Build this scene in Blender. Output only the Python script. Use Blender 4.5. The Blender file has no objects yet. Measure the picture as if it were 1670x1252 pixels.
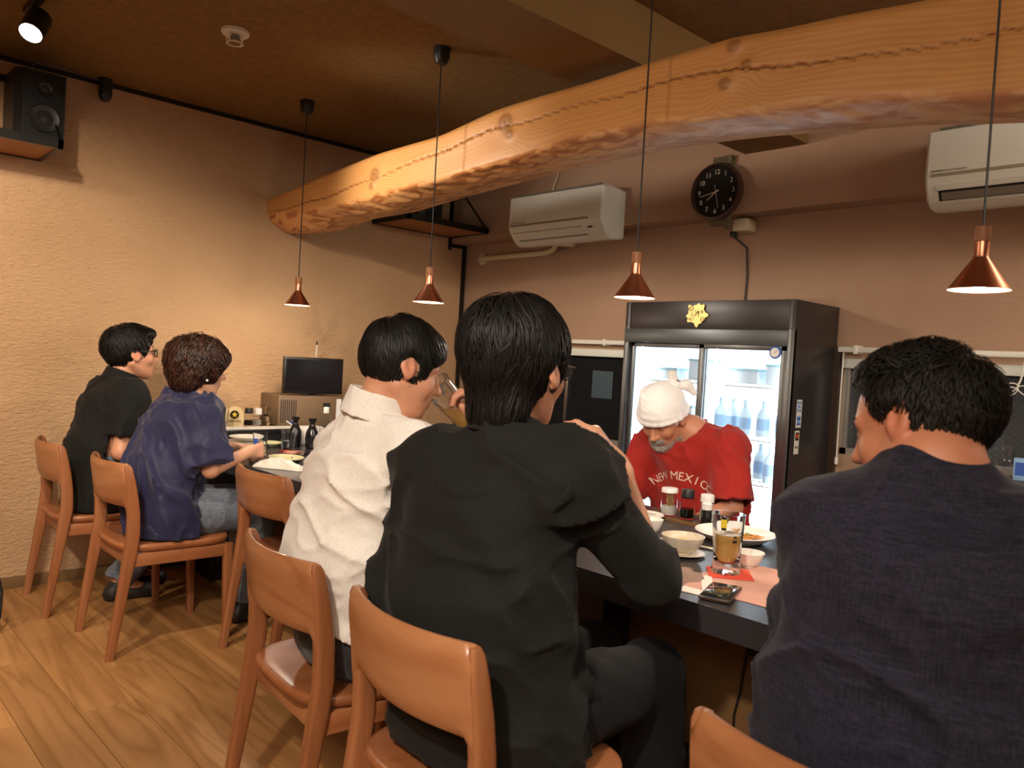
import bpy, bmesh, math, random
import numpy as np
from math import pi, sin, cos, radians
from mathutils import Vector, Matrix, Euler
random.seed(7); rng = np.random.default_rng(7)
sc = bpy.context.scene
COL = sc.collection

# ------------------------------------------------------------ camera
cam_d = bpy.data.cameras.new('camera'); cam = bpy.data.objects.new('camera', cam_d); COL.objects.link(cam)
R_ = Vector((0.72739345, -0.68386265, 0.0568387)); U_ = Vector((-0.02083143, 0.06078501, 0.99793348)); F_ = Vector((0.68590438, 0.72707431, -0.02996879))
cam.matrix_world = Matrix(((R_.x, U_.x, -F_.x, 0), (R_.y, U_.y, -F_.y, 0), (R_.z, U_.z, -F_.z, 1.25), (0, 0, 0, 1)))
cam_d.sensor_width = 36; cam_d.lens = 36 * 1302.17 / 1670; cam_d.clip_start = 0.05
cam_d.dof.use_dof = True; cam_d.dof.focus_distance = 2.7; cam_d.dof.aperture_fstop = 5.6
sc.camera = cam

# ------------------------------------------------------------ world, exposure, lights
sc.view_settings.view_transform = 'Standard'; sc.view_settings.look = 'None'
sc.view_settings.exposure = 0.38; sc.view_settings.gamma = 1.0; sc.view_settings.use_curve_mapping = False
W = bpy.data.worlds.new('night'); sc.world = W; W.use_nodes = True
W.node_tree.nodes['Background'].inputs[0].default_value = (0.012, 0.014, 0.022, 1)
W.node_tree.nodes['Background'].inputs[1].default_value = 1.0

def light(kind, loc, energy, color=(1, 1, 1), target=None, radius=0.03, size=60, blend=0.3, area=None):
    l = bpy.data.lights.new('lamp_' + kind.lower(), kind); l.energy = energy; l.color = color
    if kind == 'AREA':
        l.shape = 'RECTANGLE'; l.size, l.size_y = area
    else:
        l.shadow_soft_size = radius
    if kind == 'SPOT':
        l.spot_size = radians(size); l.spot_blend = blend
    o = bpy.data.objects.new('light_' + kind.lower(), l); COL.objects.link(o); o.location = loc
    if target is not None:
        o.rotation_euler = (Vector(target) - Vector(loc)).to_track_quat('-Z', 'Y').to_euler()
    return o
WARM = (1.0, 0.83, 0.64); WARM2 = (1.0, 0.87, 0.72)
# ceiling spots behind and left of the camera, the ones that light the plaster wall, chairs and floor; the last two are added
light('SPOT', (0.1, 2.2, 2.42), 95, WARM, (0.9, 4.4, 0.5), 0.04, 80, 0.5)
light('SPOT', (-0.5, 1.2, 2.42), 85, WARM, (2.3, 4.4, 1.9), 0.04, 62, 0.45)
light('SPOT', (-0.6, 2.6, 2.42), 70, WARM, (0.3, 4.4, 0.9), 0.04, 75, 0.5)
light('SPOT', (-0.7, 0.2, 2.42), 150, WARM2, (1.05, 1.9, 0.7), 0.06, 70, 0.7)
light('SPOT', (-0.6, 2.0, 2.25), 40, WARM, (2.15, 2.6, 1.95), 0.2, 60, 1.0)
light('SPOT', (0.2, 1.95, 2.25), 14, WARM, (2.15, 1.0, 2.1), 0.12, 80, 0.7)  # added spot without a fitting, brightens the right part of the beam
light('SPOT', (1.0, 3.5, 2.2), 75, WARM2, (3.6, 2.5, 1.8), 0.10, 64, 1.0)  # extra spot put in to lift the back wall, no fitting
# added soft fill in place of unseen room lamps, behind camera and over kitchen
light('AREA', (-0.6, -0.2, 2.45), 62, WARM2, (0.2, 0.6, 0.0), area=(1.8, 1.8))
light('AREA', (2.9, -0.3, 2.45), 30, WARM2, (3.1, 0.6, 0.8), area=(0.9, 0.9))

# ------------------------------------------------------------ materials
def nodes(m):
    m.use_nodes = True; nt = m.node_tree; return nt, nt.nodes['Principled BSDF']
def mat(name, col, rough=0.5, metal=0.0, spec=None, trans=0.0, ior=None, emit=None, estr=0.0, coat=0.0, bump=None, var=None, sheen=0.0, alpha=None):
    """bump=(scale, strength, distance, stretch xyz) ; var=(scale, colour2, stretch)"""
    m = bpy.data.materials.new(name); nt, b = nodes(m)
    b.inputs['Base Color'].default_value = (*col, 1); b.inputs['Roughness'].default_value = rough; b.inputs['Metallic'].default_value = metal
    if trans: b.inputs['Transmission Weight'].default_value = trans
    if ior: b.inputs['IOR'].default_value = ior
    if spec is not None: b.inputs['Specular IOR Level'].default_value = spec
    if coat: b.inputs['Coat Weight'].default_value = coat
    if sheen: b.inputs['Sheen Weight'].default_value = sheen; b.inputs['Sheen Roughness'].default_value = 0.5
    if alpha is not None: b.inputs['Alpha'].default_value = alpha
    if emit: b.inputs['Emission Color'].default_value = (*emit, 1); b.inputs['Emission Strength'].default_value = estr
    if bump or var:
        tc = nt.nodes.new('ShaderNodeTexCoord')
    if bump:
        mp = nt.nodes.new('ShaderNodeMapping'); nt.links.new(tc.outputs['Object'], mp.inputs[0])
        mp.inputs['Scale'].default_value = bump[3] if len(bump) > 3 else (1, 1, 1)
        n = nt.nodes.new('ShaderNodeTexNoise'); n.inputs['Scale'].default_value = bump[0]; n.inputs['Detail'].default_value = 5; n.inputs['Roughness'].default_value = 0.6
        nt.links.new(mp.outputs[0], n.inputs['Vector'])
        bp = nt.nodes.new('ShaderNodeBump'); bp.inputs['Strength'].default_value = bump[1]; bp.inputs['Distance'].default_value = bump[2]
        nt.links.new(n.outputs['Fac'], bp.inputs['Height']); nt.links.new(bp.outputs[0], b.inputs['Normal'])
    if var:
        mp = nt.nodes.new('ShaderNodeMapping'); nt.links.new(tc.outputs['Object'], mp.inputs[0])
        mp.inputs['Scale'].default_value = var[2] if len(var) > 2 else (1, 1, 1)
        n = nt.nodes.new('ShaderNodeTexNoise'); n.inputs['Scale'].default_value = var[0]; n.inputs['Detail'].default_value = 4
        nt.links.new(mp.outputs[0], n.inputs['Vector'])
        r = nt.nodes.new('ShaderNodeValToRGB'); r.color_ramp.elements[0].position = 0.35; r.color_ramp.elements[1].position = 0.65
        r.color_ramp.elements[0].color = (*col, 1); r.color_ramp.elements[1].color = (*var[1], 1)
        nt.links.new(n.outputs['Fac'], r.inputs[0]); nt.links.new(r.outputs[0], b.inputs['Base Color'])
    return m
def srgb(r, g, b):
    f = lambda c: (c / 255 / 12.92) if c / 255 <= 0.04045 else ((c / 255 + 0.055) / 1.055) ** 2.4
    return (f(r), f(g), f(b))

def wood(name, c1, c2, c3, axis=1, scale=1.0, rough=0.35, ring=14, rand=0.15, coat=0.0, bumpd=0.0006):
    """grain stretched along one axis, rings by a distorted wave"""
    m = bpy.data.materials.new(name); nt, b = nodes(m); N, L = nt.nodes, nt.links
    tc = N.new('ShaderNodeTexCoord'); oi = N.new('ShaderNodeObjectInfo')
    mul = N.new('ShaderNodeVectorMath'); mul.operation = 'MULTIPLY_ADD'
    cm = N.new('ShaderNodeCombineXYZ')
    for i in range(3): L.new(oi.outputs['Random'], cm.inputs[i])
    mul.inputs[1].default_value = (37, 53, 29); L.new(cm.outputs[0], mul.inputs[0]); L.new(tc.outputs['Object'], mul.inputs[2])
    s = [1.0, 1.0, 1.0]; s[axis] = 0.09
    mp = N.new('ShaderNodeMapping'); mp.inputs['Scale'].default_value = [k * scale for k in s]; L.new(mul.outputs[0], mp.inputs[0])
    n1 = N.new('ShaderNodeTexNoise'); n1.inputs['Scale'].default_value = 5; n1.inputs['Detail'].default_value = 3; n1.inputs['Distortion'].default_value = 0.6; L.new(mp.outputs[0], n1.inputs['Vector'])
    mm = N.new('ShaderNodeMath'); mm.operation = 'MULTIPLY'; mm.inputs[1].default_value = ring; L.new(n1.outputs['Fac'], mm.inputs[0])
    fr = N.new('ShaderNodeMath'); fr.operation = 'PINGPONG'; fr.inputs[1].default_value = 1; L.new(mm.outputs[0], fr.inputs[0])
    n2 = N.new('ShaderNodeTexNoise'); n2.inputs['Scale'].default_value = 110; n2.inputs['Detail'].default_value = 4; L.new(mp.outputs[0], n2.inputs['Vector'])
    r = N.new('ShaderNodeValToRGB'); e = r.color_ramp.elements
    e[0].position = 0.0; e[0].color = (*c1, 1); e[1].position = 1.0; e[1].color = (*c3, 1); k = e.new(0.45); k.color = (*c2, 1)
    mx = N.new('ShaderNodeMix'); mx.data_type = 'FLOAT'; mx.inputs[0].default_value = 0.45; L.new(fr.outputs[0], mx.inputs[2]); L.new(n2.outputs['Fac'], mx.inputs[3])
    L.new(mx.outputs[0], r.inputs[0])
    hs = N.new('ShaderNodeHueSaturation'); L.new(r.outputs[0], hs.inputs['Color'])
    mr = N.new('ShaderNodeMapRange'); mr.inputs[3].default_value = 1 - rand; mr.inputs[4].default_value = 1 + rand; L.new(oi.outputs['Random'], mr.inputs[0]); L.new(mr.outputs[0], hs.inputs['Value'])
    L.new(hs.outputs[0], b.inputs['Base Color']); b.inputs['Roughness'].default_value = rough
    if coat: b.inputs['Coat Weight'].default_value = coat; b.inputs['Coat Roughness'].default_value = 0.15
    bp = N.new('ShaderNodeBump'); bp.inputs['Strength'].default_value = 0.5; bp.inputs['Distance'].default_value = bumpd; L.new(n2.outputs['Fac'], bp.inputs['Height']); L.new(bp.outputs[0], b.inputs['Normal'])
    return m

def plaster(name, c1, c2, rough_str=1.0, axis='x'):
    m = bpy.data.materials.new(name); nt, b = nodes(m); N, L = nt.nodes, nt.links
    g = N.new('ShaderNodeNewGeometry')
    mp = N.new('ShaderNodeMapping'); mp.inputs['Scale'].default_value = (1, 1, 2.6); L.new(g.outputs['Position'], mp.inputs[0])
    n1 = N.new('ShaderNodeTexNoise'); n1.inputs['Scale'].default_value = 34; n1.inputs['Detail'].default_value = 8; n1.inputs['Roughness'].default_value = 0.62; n1.inputs['Distortion'].default_value = 0.2; L.new(mp.outputs[0], n1.inputs['Vector'])
    n3 = N.new('ShaderNodeTexNoise'); n3.inputs['Scale'].default_value = 120; n3.inputs['Detail'].default_value = 3; L.new(g.outputs['Position'], n3.inputs['Vector'])
    # torn ridges left by the trowel, in patches
    n2 = N.new('ShaderNodeTexNoise'); n2.inputs['Scale'].default_value = 2.2; n2.inputs['Detail'].default_value = 3; L.new(g.outputs['Position'], n2.inputs['Vector'])
    vr = N.new('ShaderNodeTexNoise'); vr.noise_type = 'RIDGED_MULTIFRACTAL'; vr.inputs['Scale'].default_value = 9; vr.inputs['Detail'].default_value = 5; L.new(mp.outputs[0], vr.inputs['Vector'])
    m2 = N.new('ShaderNodeMapRange'); m2.inputs[1].default_value = 0.5; m2.inputs[2].default_value = 0.75; L.new(n2.outputs['Fac'], m2.inputs[0])
    mu = N.new('ShaderNodeMath'); mu.operation = 'MULTIPLY'; L.new(vr.outputs['Fac'], mu.inputs[0]); L.new(m2.outputs[0], mu.inputs[1])
    ad = N.new('ShaderNodeMath'); ad.operation = 'MULTIPLY_ADD'; ad.inputs[1].default_value = 0.5; L.new(mu.outputs[0], ad.inputs[0]); L.new(n1.outputs['Fac'], ad.inputs[2])
    ad2 = N.new('ShaderNodeMath'); ad2.operation = 'MULTIPLY_ADD'; ad2.inputs[1].default_value = 0.22; L.new(n3.outputs['Fac'], ad2.inputs[0]); L.new(ad.outputs[0], ad2.inputs[2])
    bp = N.new('ShaderNodeBump'); bp.inputs['Strength'].default_value = 0.75 * rough_str; bp.inputs['Distance'].default_value = 0.012; L.new(ad2.outputs[0], bp.inputs['Height']); L.new(bp.outputs[0], b.inputs['Normal'])
    r = N.new('ShaderNodeValToRGB'); r.color_ramp.elements[0].position = 0.3; r.color_ramp.elements[1].position = 0.7
    r.color_ramp.elements[0].color = (*c1, 1); r.color_ramp.elements[1].color = (*c2, 1); L.new(n2.outputs['Fac'], r.inputs[0]); L.new(r.outputs[0], b.inputs['Base Color'])
    b.inputs['Roughness'].default_value = 0.9; b.inputs['Specular IOR Level'].default_value = 0.2
    return m

M = dict(
    plaster_l=plaster('plaster_left', srgb(214, 176, 136), srgb(204, 166, 126), 1.6),
    plaster_b=plaster('plaster_back', srgb(178, 146, 122), srgb(170, 138, 114), 0.6),
    ceil=mat('ceiling_paper', srgb(132, 98, 48), 0.85, var=(30, srgb(120, 88, 42))),
    soffit=mat('soffit_paper', srgb(128, 96, 50), 0.85),
    dark=mat('black_trim', (0.006, 0.005, 0.004), 0.45),
    skirt=mat('baseboard_wood', srgb(120, 92, 58), 0.5),
    plank=wood('floor_oak', srgb(140, 96, 54), srgb(172, 124, 74), srgb(190, 142, 90), 1, 1.0, 0.42, 16, 0.2),
    chair=wood('chair_wood', srgb(128, 76, 44), srgb(150, 94, 58), srgb(164, 110, 74), 2, 1.0, 0.36, 8, 0.04, 0.12, 0.0002),
    chairh=wood('chair_wood_h', srgb(138, 84, 50), srgb(162, 106, 68), srgb(176, 124, 84), 1, 1.0, 0.36, 8, 0.04, 0.12, 0.0002),
    chairs=wood('chair_wood_seat', srgb(132, 76, 44), srgb(154, 94, 56), srgb(168, 110, 72), 0, 1.0, 0.40, 8, 0.04, 0.1, 0.0002),
    slate=mat('counter_slate', srgb(52, 50, 52), 0.28, bump=(60, 0.1, 0.001)),
    panel=mat('counter_panel', srgb(128, 94, 58), 0.55, var=(6, srgb(114, 82, 50), (1, 1, 0.2))),
    black=mat('black_plastic', (0.012, 0.012, 0.013), 0.4),
    blackm=mat('black_metal', (0.012, 0.011, 0.01), 0.35, 0.3),
    fridge=mat('fridge_body', srgb(46, 40, 40), 0.35),
    fstrip=mat('fridge_grey', srgb(88, 92, 94), 0.35, 0.5),
    fframe=mat('fridge_frame', srgb(92, 92, 90), 0.35, 0.6),
    fin=mat('fridge_inside', (0.85, 0.9, 0.95), 0.4),
    fled=mat('fridge_tube', (1, 1, 1), 0.5, emit=(0.86, 0.95, 1.0), estr=14),
    fwall=mat('fridge_back_glow', (0.9, 0.95, 1), 0.5, emit=(0.82, 0.94, 1.0), estr=1.9),  # inner back wall emits, tube light put into its material
    white=mat('white_plastic', srgb(226, 224, 212), 0.35),
    ac=mat('ac_plastic', srgb(222, 226, 216), 0.3),
    acg=mat('ac_groove', srgb(150, 146, 122), 0.5),
    acgrey=mat('ac_louver', srgb(120, 112, 98), 0.45),
    copper=mat('copper', srgb(222, 150, 116), 0.32, 1.0),
    copin=mat('copper_inside', srgb(236, 190, 160), 0.4, 0.6),
    cap=wood('lamp_wood', srgb(130, 82, 48), srgb(152, 98, 60), srgb(166, 112, 70), 2, 3, 0.5),
    bulb=mat('lamp_bulb', (1, 1, 1), 0.5, emit=(1.0, 0.88, 0.74), estr=45),
    lens=mat('spot_lens', (1, 1, 1), 0.5, emit=(1.0, 0.86, 0.68), estr=40),
    steel=mat('steel', srgb(150, 146, 140), 0.3, 0.9),
    alu=mat('aluminium', srgb(170, 166, 156), 0.4, 0.6),
    glass=mat('clear_glass', (0.96, 0.98, 1.0), 0.02, trans=1.0, ior=1.45),
    pglass=mat('thin_glass', (0.95, 0.98, 1.0), 0.02, trans=1.0, ior=1.02),
    winglass=mat('window_glass', (0.02, 0.022, 0.026), 0.08),
    beer=mat('beer', srgb(252, 204, 110), 0.1, trans=0.45, ior=1.1),
    foam=mat('foam', srgb(240, 232, 214), 0.7),
    water=mat('water', (0.9, 0.95, 1.0), 0.02, trans=1.0, ior=1.2),
    soy=mat('soy_sauce', (0.01, 0.004, 0.002), 0.1),
    ceramic=mat('white_ceramic', srgb(240, 236, 226), 0.25),
    celadon=mat('pale_ceramic', srgb(212, 210, 166), 0.3),
    bowlw=mat('bowl_ceramic', srgb(222, 212, 192), 0.25, var=(40, srgb(206, 194, 170))),
    blackc=mat('black_ceramic', (0.012, 0.011, 0.012), 0.15),
    paper=mat('paper', srgb(236, 230, 220), 0.8),
    pink=mat('placemat_paper', srgb(206, 158, 140), 0.7),
    red=mat('red_felt', srgb(208, 70, 46), 0.7),
    cloth=mat('towel_cloth', srgb(150, 124, 112), 0.9, bump=(80, 0.5, 0.003)),
    clothw=mat('wet_towel', srgb(232, 224, 212), 0.9, bump=(60, 0.6, 0.004)),
    gold=mat('gold_plaque', srgb(226, 200, 128), 0.4, 0.55),
    cork=mat('card_board', srgb(222, 200, 152), 0.7),
    blue=mat('blue_print', srgb(52, 92, 180), 0.5),
    blues=mat('pale_blue_print', srgb(140, 180, 220), 0.5),
    orange=mat('orange_print', srgb(200, 84, 40), 0.5),
    yellow=mat('yellow_print', srgb(236, 204, 60), 0.5),
    tooth=mat('toothpick_wood', srgb(214, 178, 120), 0.6),
    food=mat('noodles', srgb(214, 150, 80), 0.6),
    herb=mat('herbs', srgb(150, 160, 70), 0.6),
    screen=mat('screen', (0.006, 0.007, 0.009), 0.12),
    phone=mat('phone_glass', (0.01, 0.02, 0.02), 0.04, coat=1.0),
    tan=mat('shelf_board', srgb(160, 104, 58), 0.6),
    cable=mat('blue_cable', srgb(90, 84, 130), 0.4),
    lid=mat('tin_lid', srgb(226, 222, 220), 0.3),
    night=mat('night_wall', (0.004, 0.004, 0.006), 0.9),
    frost=mat('frosted_pane', srgb(120, 140, 150), 0.3),
    outl=mat('outside_lamp', (1, 1, 1), 0.5, emit=(0.7, 0.85, 1.0), estr=30),
    beige=mat('beige_pvc', srgb(206, 196, 164), 0.5),
    brownd=mat('dark_brown_wood', srgb(58, 40, 26), 0.45),
    taupe=mat('taupe_case', srgb(112, 90, 66), 0.5, bump=(200, 0.1, 0.0005)),
    clockf=mat('clock_face', srgb(30, 27, 25), 0.75, spec=.2),
    clockr=mat('clock_rim', srgb(58, 36, 28), 0.35),
    num=mat('clock_numerals', srgb(214, 206, 190), 0.6),
    greenpost=mat('olive_post', srgb(92, 84, 56), 0.6),
)

# ------------------------------------------------------------ geometry helpers
class G:
    def __init__(s): s.v = []; s.f = []
    def add(s, vs, fs, mt=None):
        n = len(s.v)
        s.v += [tuple(mt @ Vector(p)) for p in vs] if mt is not None else [tuple(p) for p in vs]
        s.f += [tuple(i + n for i in f) for f in fs]; return s
    def box(s, lo, hi, bev=0.0, mt=None):
        bm = bmesh.new(); bmesh.ops.create_cube(bm, size=1.0)
        for v in bm.verts: v.co = Vector([(lo[i] + hi[i]) / 2 + v.co[i] * (hi[i] - lo[i]) for i in range(3)])
        if bev: bmesh.ops.bevel(bm, geom=bm.edges[:], offset=bev, segments=2, profile=0.5, affect='EDGES')
        bm.verts.index_update(); s.add([v.co.copy() for v in bm.verts], [[v.index for v in f.verts] for f in bm.faces], mt); bm.free(); return s
    def lathe(s, prof, c=(0, 0, 0), n=28, mt=None, ang=2 * pi, sx=1.0, sy=1.0):
        vs, fs = [], []; full = abs(ang - 2 * pi) < 1e-6; m = n if full else n + 1
        for r, z in prof:
            for i in range(m):
                a = ang * i / n; vs.append((c[0] + r * cos(a) * sx, c[1] + r * sin(a) * sy, c[2] + z))
        k = len(prof)
        for j in range(k - 1):
            for i in range(n):
                i2 = (i + 1) % m if full else i + 1
                fs.append((j * m + i, j * m + i2, (j + 1) * m + i2, (j + 1) * m + i))
        return s.add(vs, fs, mt)
    def tube(s, pts, r, n=8, caps=True, mt=None):
        pts = [Vector(p) for p in pts]; rs = r if hasattr(r, '__len__') else [r] * len(pts)
        vs, fs = [], []; up = None
        for i, p in enumerate(pts):
            t = (pts[min(i + 1, len(pts) - 1)] - pts[max(i - 1, 0)]).normalized()
            if up is None: up = t.orthogonal().normalized()
            up = (up - t * up.dot(t)).normalized(); w = t.cross(up)
            for k in range(n):
                a = 2 * pi * k / n; vs.append(p + (up * cos(a) + w * sin(a)) * rs[i])
        for i in range(len(pts) - 1):
            for k in range(n): fs.append((i * n + k, i * n + (k + 1) % n, (i + 1) * n + (k + 1) % n, (i + 1) * n + k))
        if caps: fs.append(tuple(range(n - 1, -1, -1))); fs.append(tuple(range((len(pts) - 1) * n, len(pts) * n)))
        return s.add(vs, fs, mt)
    def prism(s, poly, h, mt=None, plane='xy'):
        """poly = list of 2-d points, extruded by h along the third axis"""
        n = len(poly)
        def P(a, b, c): return {'xy': (a, b, c), 'xz': (a, c, b), 'yz': (c, a, b)}[plane]
        vs = [P(a, b, 0) for a, b in poly] + [P(a, b, h) for a, b in poly]
        fs = [tuple(range(n))[::-1], tuple(range(n, 2 * n))] + [(i, (i + 1) % n, n + (i + 1) % n, n + i) for i in range(n)]
        return s.add(vs, fs, mt)
    def sweep(s, path, n=14, pw=4.0, mt=None):
        """path of (x,y,z,hx,hy): rounded-rectangle sections stacked upward"""
        vs, fs = [], []
        for x, y, z, hx, hy in path:
            for k in range(n):
                a = 2 * pi * (k + 0.5) / n; c_, s_ = cos(a), sin(a)
                vs.append((x + hx * math.copysign(abs(c_) ** (2 / pw), c_), y + hy * math.copysign(abs(s_) ** (2 / pw), s_), z))
        m = len(path)
        for i in range(m - 1):
            for k in range(n): fs.append((i * n + k, i * n + (k + 1) % n, (i + 1) * n + (k + 1) % n, (i + 1) * n + k))
        fs.append(tuple(range(n - 1, -1, -1))); fs.append(tuple(range((m - 1) * n, m * n)))
        return s.add(vs, fs, mt)
    def grid(s, fn, nu, nv, mt=None):
        vs = [fn(i / nu, j / nv) for j in range(nv + 1) for i in range(nu + 1)]
        fs = [(j * (nu + 1) + i, j * (nu + 1) + i + 1, (j + 1) * (nu + 1) + i + 1, (j + 1) * (nu + 1) + i) for j in range(nv) for i in range(nu)]
        return s.add(vs, fs, mt)
    def obj(s, name, material, parent=None, smooth=True, ang=35, loc=None, fixn=True):
        me = bpy.data.meshes.new(name); me.from_pydata([tuple(v) for v in s.v], [], s.f)
        if fixn:
            bm = bmesh.new(); bm.from_mesh(me); bmesh.ops.recalc_face_normals(bm, faces=bm.faces[:]); bm.to_mesh(me); bm.free()
        if smooth:
            me.polygons.foreach_set('use_smooth', [True] * len(me.polygons)); me.set_sharp_from_angle(angle=radians(ang))
        me.materials.append(material if not isinstance(material, str) else M[material])
        o = bpy.data.objects.new(name, me); COL.objects.link(o)
        if parent is not None: o.parent = parent
        if loc is not None: o.location = loc
        return o

def tag(o, label, cat, group=None, kind=None):
    if label: o['label'] = label
    if cat: o['category'] = cat
    if group: o['group'] = group
    if kind: o['kind'] = kind
    return o
def thing(name, label, cat, loc=(0, 0, 0), rz=0.0, group=None):
    o = bpy.data.objects.new(name, None); o.empty_display_size = 0.1; COL.objects.link(o)
    o.location = loc; o.rotation_euler = (0, 0, rz); return tag(o, label, cat, group)
def struct(name, g, m, parent=None, **k):
    o = g.obj(name, m, parent, **k)
    if parent is None: o['kind'] = 'structure'
    return o
def copy_tree(o, parent=None):
    c = o.copy(); COL.objects.link(c)
    if parent is not None: c.parent = parent
    for ch in list(o.children): copy_tree(ch, c)
    return c
def text_geo(txt, size, extrude=0.0006, shear=0.0, align='CENTER'):
    cu = bpy.data.curves.new('text', 'FONT'); cu.body = txt; cu.size = size; cu.extrude = extrude; cu.align_x = align; cu.align_y = 'CENTER'; cu.shear = shear
    cu.resolution_u = 3
    o = bpy.data.objects.new('tmp_text', cu); COL.objects.link(o)
    dg = bpy.context.evaluated_depsgraph_get(); me = bpy.data.meshes.new_from_object(o.evaluated_get(dg))
    vs = [v.co.copy() for v in me.vertices]; fs = [tuple(p.vertices) for p in me.polygons]
    bpy.data.objects.remove(o); bpy.data.curves.remove(cu); bpy.data.meshes.remove(me)
    return vs, fs
def frame(o, xdir, up=(0, 0, 1)):
    """matrix whose local x runs along xdir, local y along up, local z out of the sheet"""
    x = Vector(xdir).normalized(); y = Vector(up).normalized(); z = x.cross(y).normalized(); y = z.cross(x)
    return Matrix(((x.x, y.x, z.x, o[0]), (x.y, y.y, z.y, o[1]), (x.z, y.z, z.z, o[2]), (0, 0, 0, 1)))
# ============================================================ the room
YW, XW, XU, ZC = 4.456, 3.68, 3.54, 2.54
X0, Y0 = -2.3, -1.9
fl = bpy.data.objects.new('floor', None); COL.objects.link(fl); fl['kind'] = 'structure'
G().box((X0, Y0, -0.06), (XW, YW, -0.012)).obj('subfloor', 'brownd', fl)
pw = 0.1755; k0 = -19
proto = None
for k in range(k0, 9):
    x = 1.147 + pw * k
    y = YW - 0.02 - random.uniform(0.3, 1.8); ends = [YW - 0.012]
    while y > Y0: ends.append(y); y -= random.choice((1.2, 1.5, 1.82, 1.82))
    ends.append(Y0)
    for a, b in zip(ends[:-1], ends[1:]):
        if a - b < 0.05: continue
        c = ((a + b) / 2)
        g = G().box((-pw / 2 + 0.0008, -(a - b) / 2 + 0.0008, -0.012), (pw / 2 - 0.0008, (a - b) / 2 - 0.0008, 0.0), 0.0009)
        g.obj('plank', 'plank', fl, loc=(x + pw / 2, c, random.uniform(-0.0004, 0.0)), smooth=False)
struct('wall_left', G().box((X0, YW, 0), (XW + 0.2, YW + 0.12, ZC + 0.1)), 'plaster_l')
g = G()
# back wall: lower face at XW with two window openings, upper face stepping forward to XU
WL = (2.50, 3.78, 0.78, 1.335); WR = (0.10, 1.655, 0.90, 1.335)
g.box((XW, Y0, 0), (XW + 0.15, YW, WL[2])).box((XW, Y0, 1.335), (XW + 0.15, YW, 2.06)).box((XU, Y0, 2.045), (XW + 0.15, YW, ZC + 0.05))
g.box((XW, WL[1], WL[2]), (XW + 0.15, YW, 1.335)).box((XW, WR[1], WL[2]), (XW + 0.15, WL[0], 1.335)).box((XW, Y0, WL[2]), (XW + 0.15, WR[0], 1.335)).box((XW, WR[0], WL[2]), (XW + 0.15, WR[1], WR[2]))
struct('wall_back', g, 'plaster_b')
struct('wall_near', G().box((X0 - 0.12, Y0, 0), (X0, YW, ZC)), 'plaster_l')
struct('wall_right', G().box((X0, Y0 - 0.12, 0), (XW, Y0, ZC)), 'plaster_b')
struct('ceiling', G().box((X0 - 0.1, Y0 - 0.1, ZC), (XW + 0.2, YW + 0.1, ZC + 0.08)), 'ceil')
struct('trim_1', G().box((X0, 1.835, 2.335), (XU, 2.16, ZC)), 'soffit')              # ceiling downstand
struct('trim_2', G().box((X0, YW - 0.012, ZC - 0.022), (XU, YW, ZC)), 'dark')         # picture strip under the ceiling
struct('trim_3', G().box((XU - 0.03, YW - 0.012, 2.0), (XU - 0.008, YW, ZC)).box((XU - 0.03, YW - 0.014, 2.02), (XW - 0.012, YW, 2.045)).box((XW - 0.04, YW - 0.014, 0.0), (XW - 0.012, YW, 2.045)), 'dark')
struct('trim_4', G().box((XU - 0.04, 1.0, ZC - 0.02), (XU, 1.835, ZC)), 'dark')
struct('baseboard_left', G().box((X0, YW - 0.014, 0), (XW, YW, 0.055), 0.002), 'skirt')
struct('trim_5', G().box((XW - 0.03, 1.662, 0.78), (XW, 1.70, 1.40)), 'brownd')
# windows
def window(name, W_, bars, glassm):
    y0, y1, z0, z1 = W_
    w = bpy.data.objects.new(name, None); COL.objects.link(w); w['kind'] = 'structure'
    g = G(); t = 0.03
    g.box((XW + 0.01, y0, z1 - t), (XW + 0.06, y1, z1)).box((XW + 0.01, y0, z0), (XW + 0.06, y1, z0 + t)).box((XW + 0.01, y0, z0), (XW + 0.06, y0 + t, z1)).box((XW + 0.01, y1 - t, z0), (XW + 0.06, y1, z1))
    g.obj('window_frame', 'alu', w)
    ys = [y0 + t] + bars + [y1 - t]
    for b in bars: G().box((XW + 0.015, b - 0.012, z0 + t), (XW + 0.045, b + 0.012, z1 - t), 0.002).obj('sash_bar', 'alu' if name == 'window_2' else 'steel', w)
    for a, b in zip(ys[:-1], ys[1:]):
        G().box((XW + 0.027, a, z0 + t), (XW + 0.032, b, z1 - t)).obj('pane', glassm, w)
    return w
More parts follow.
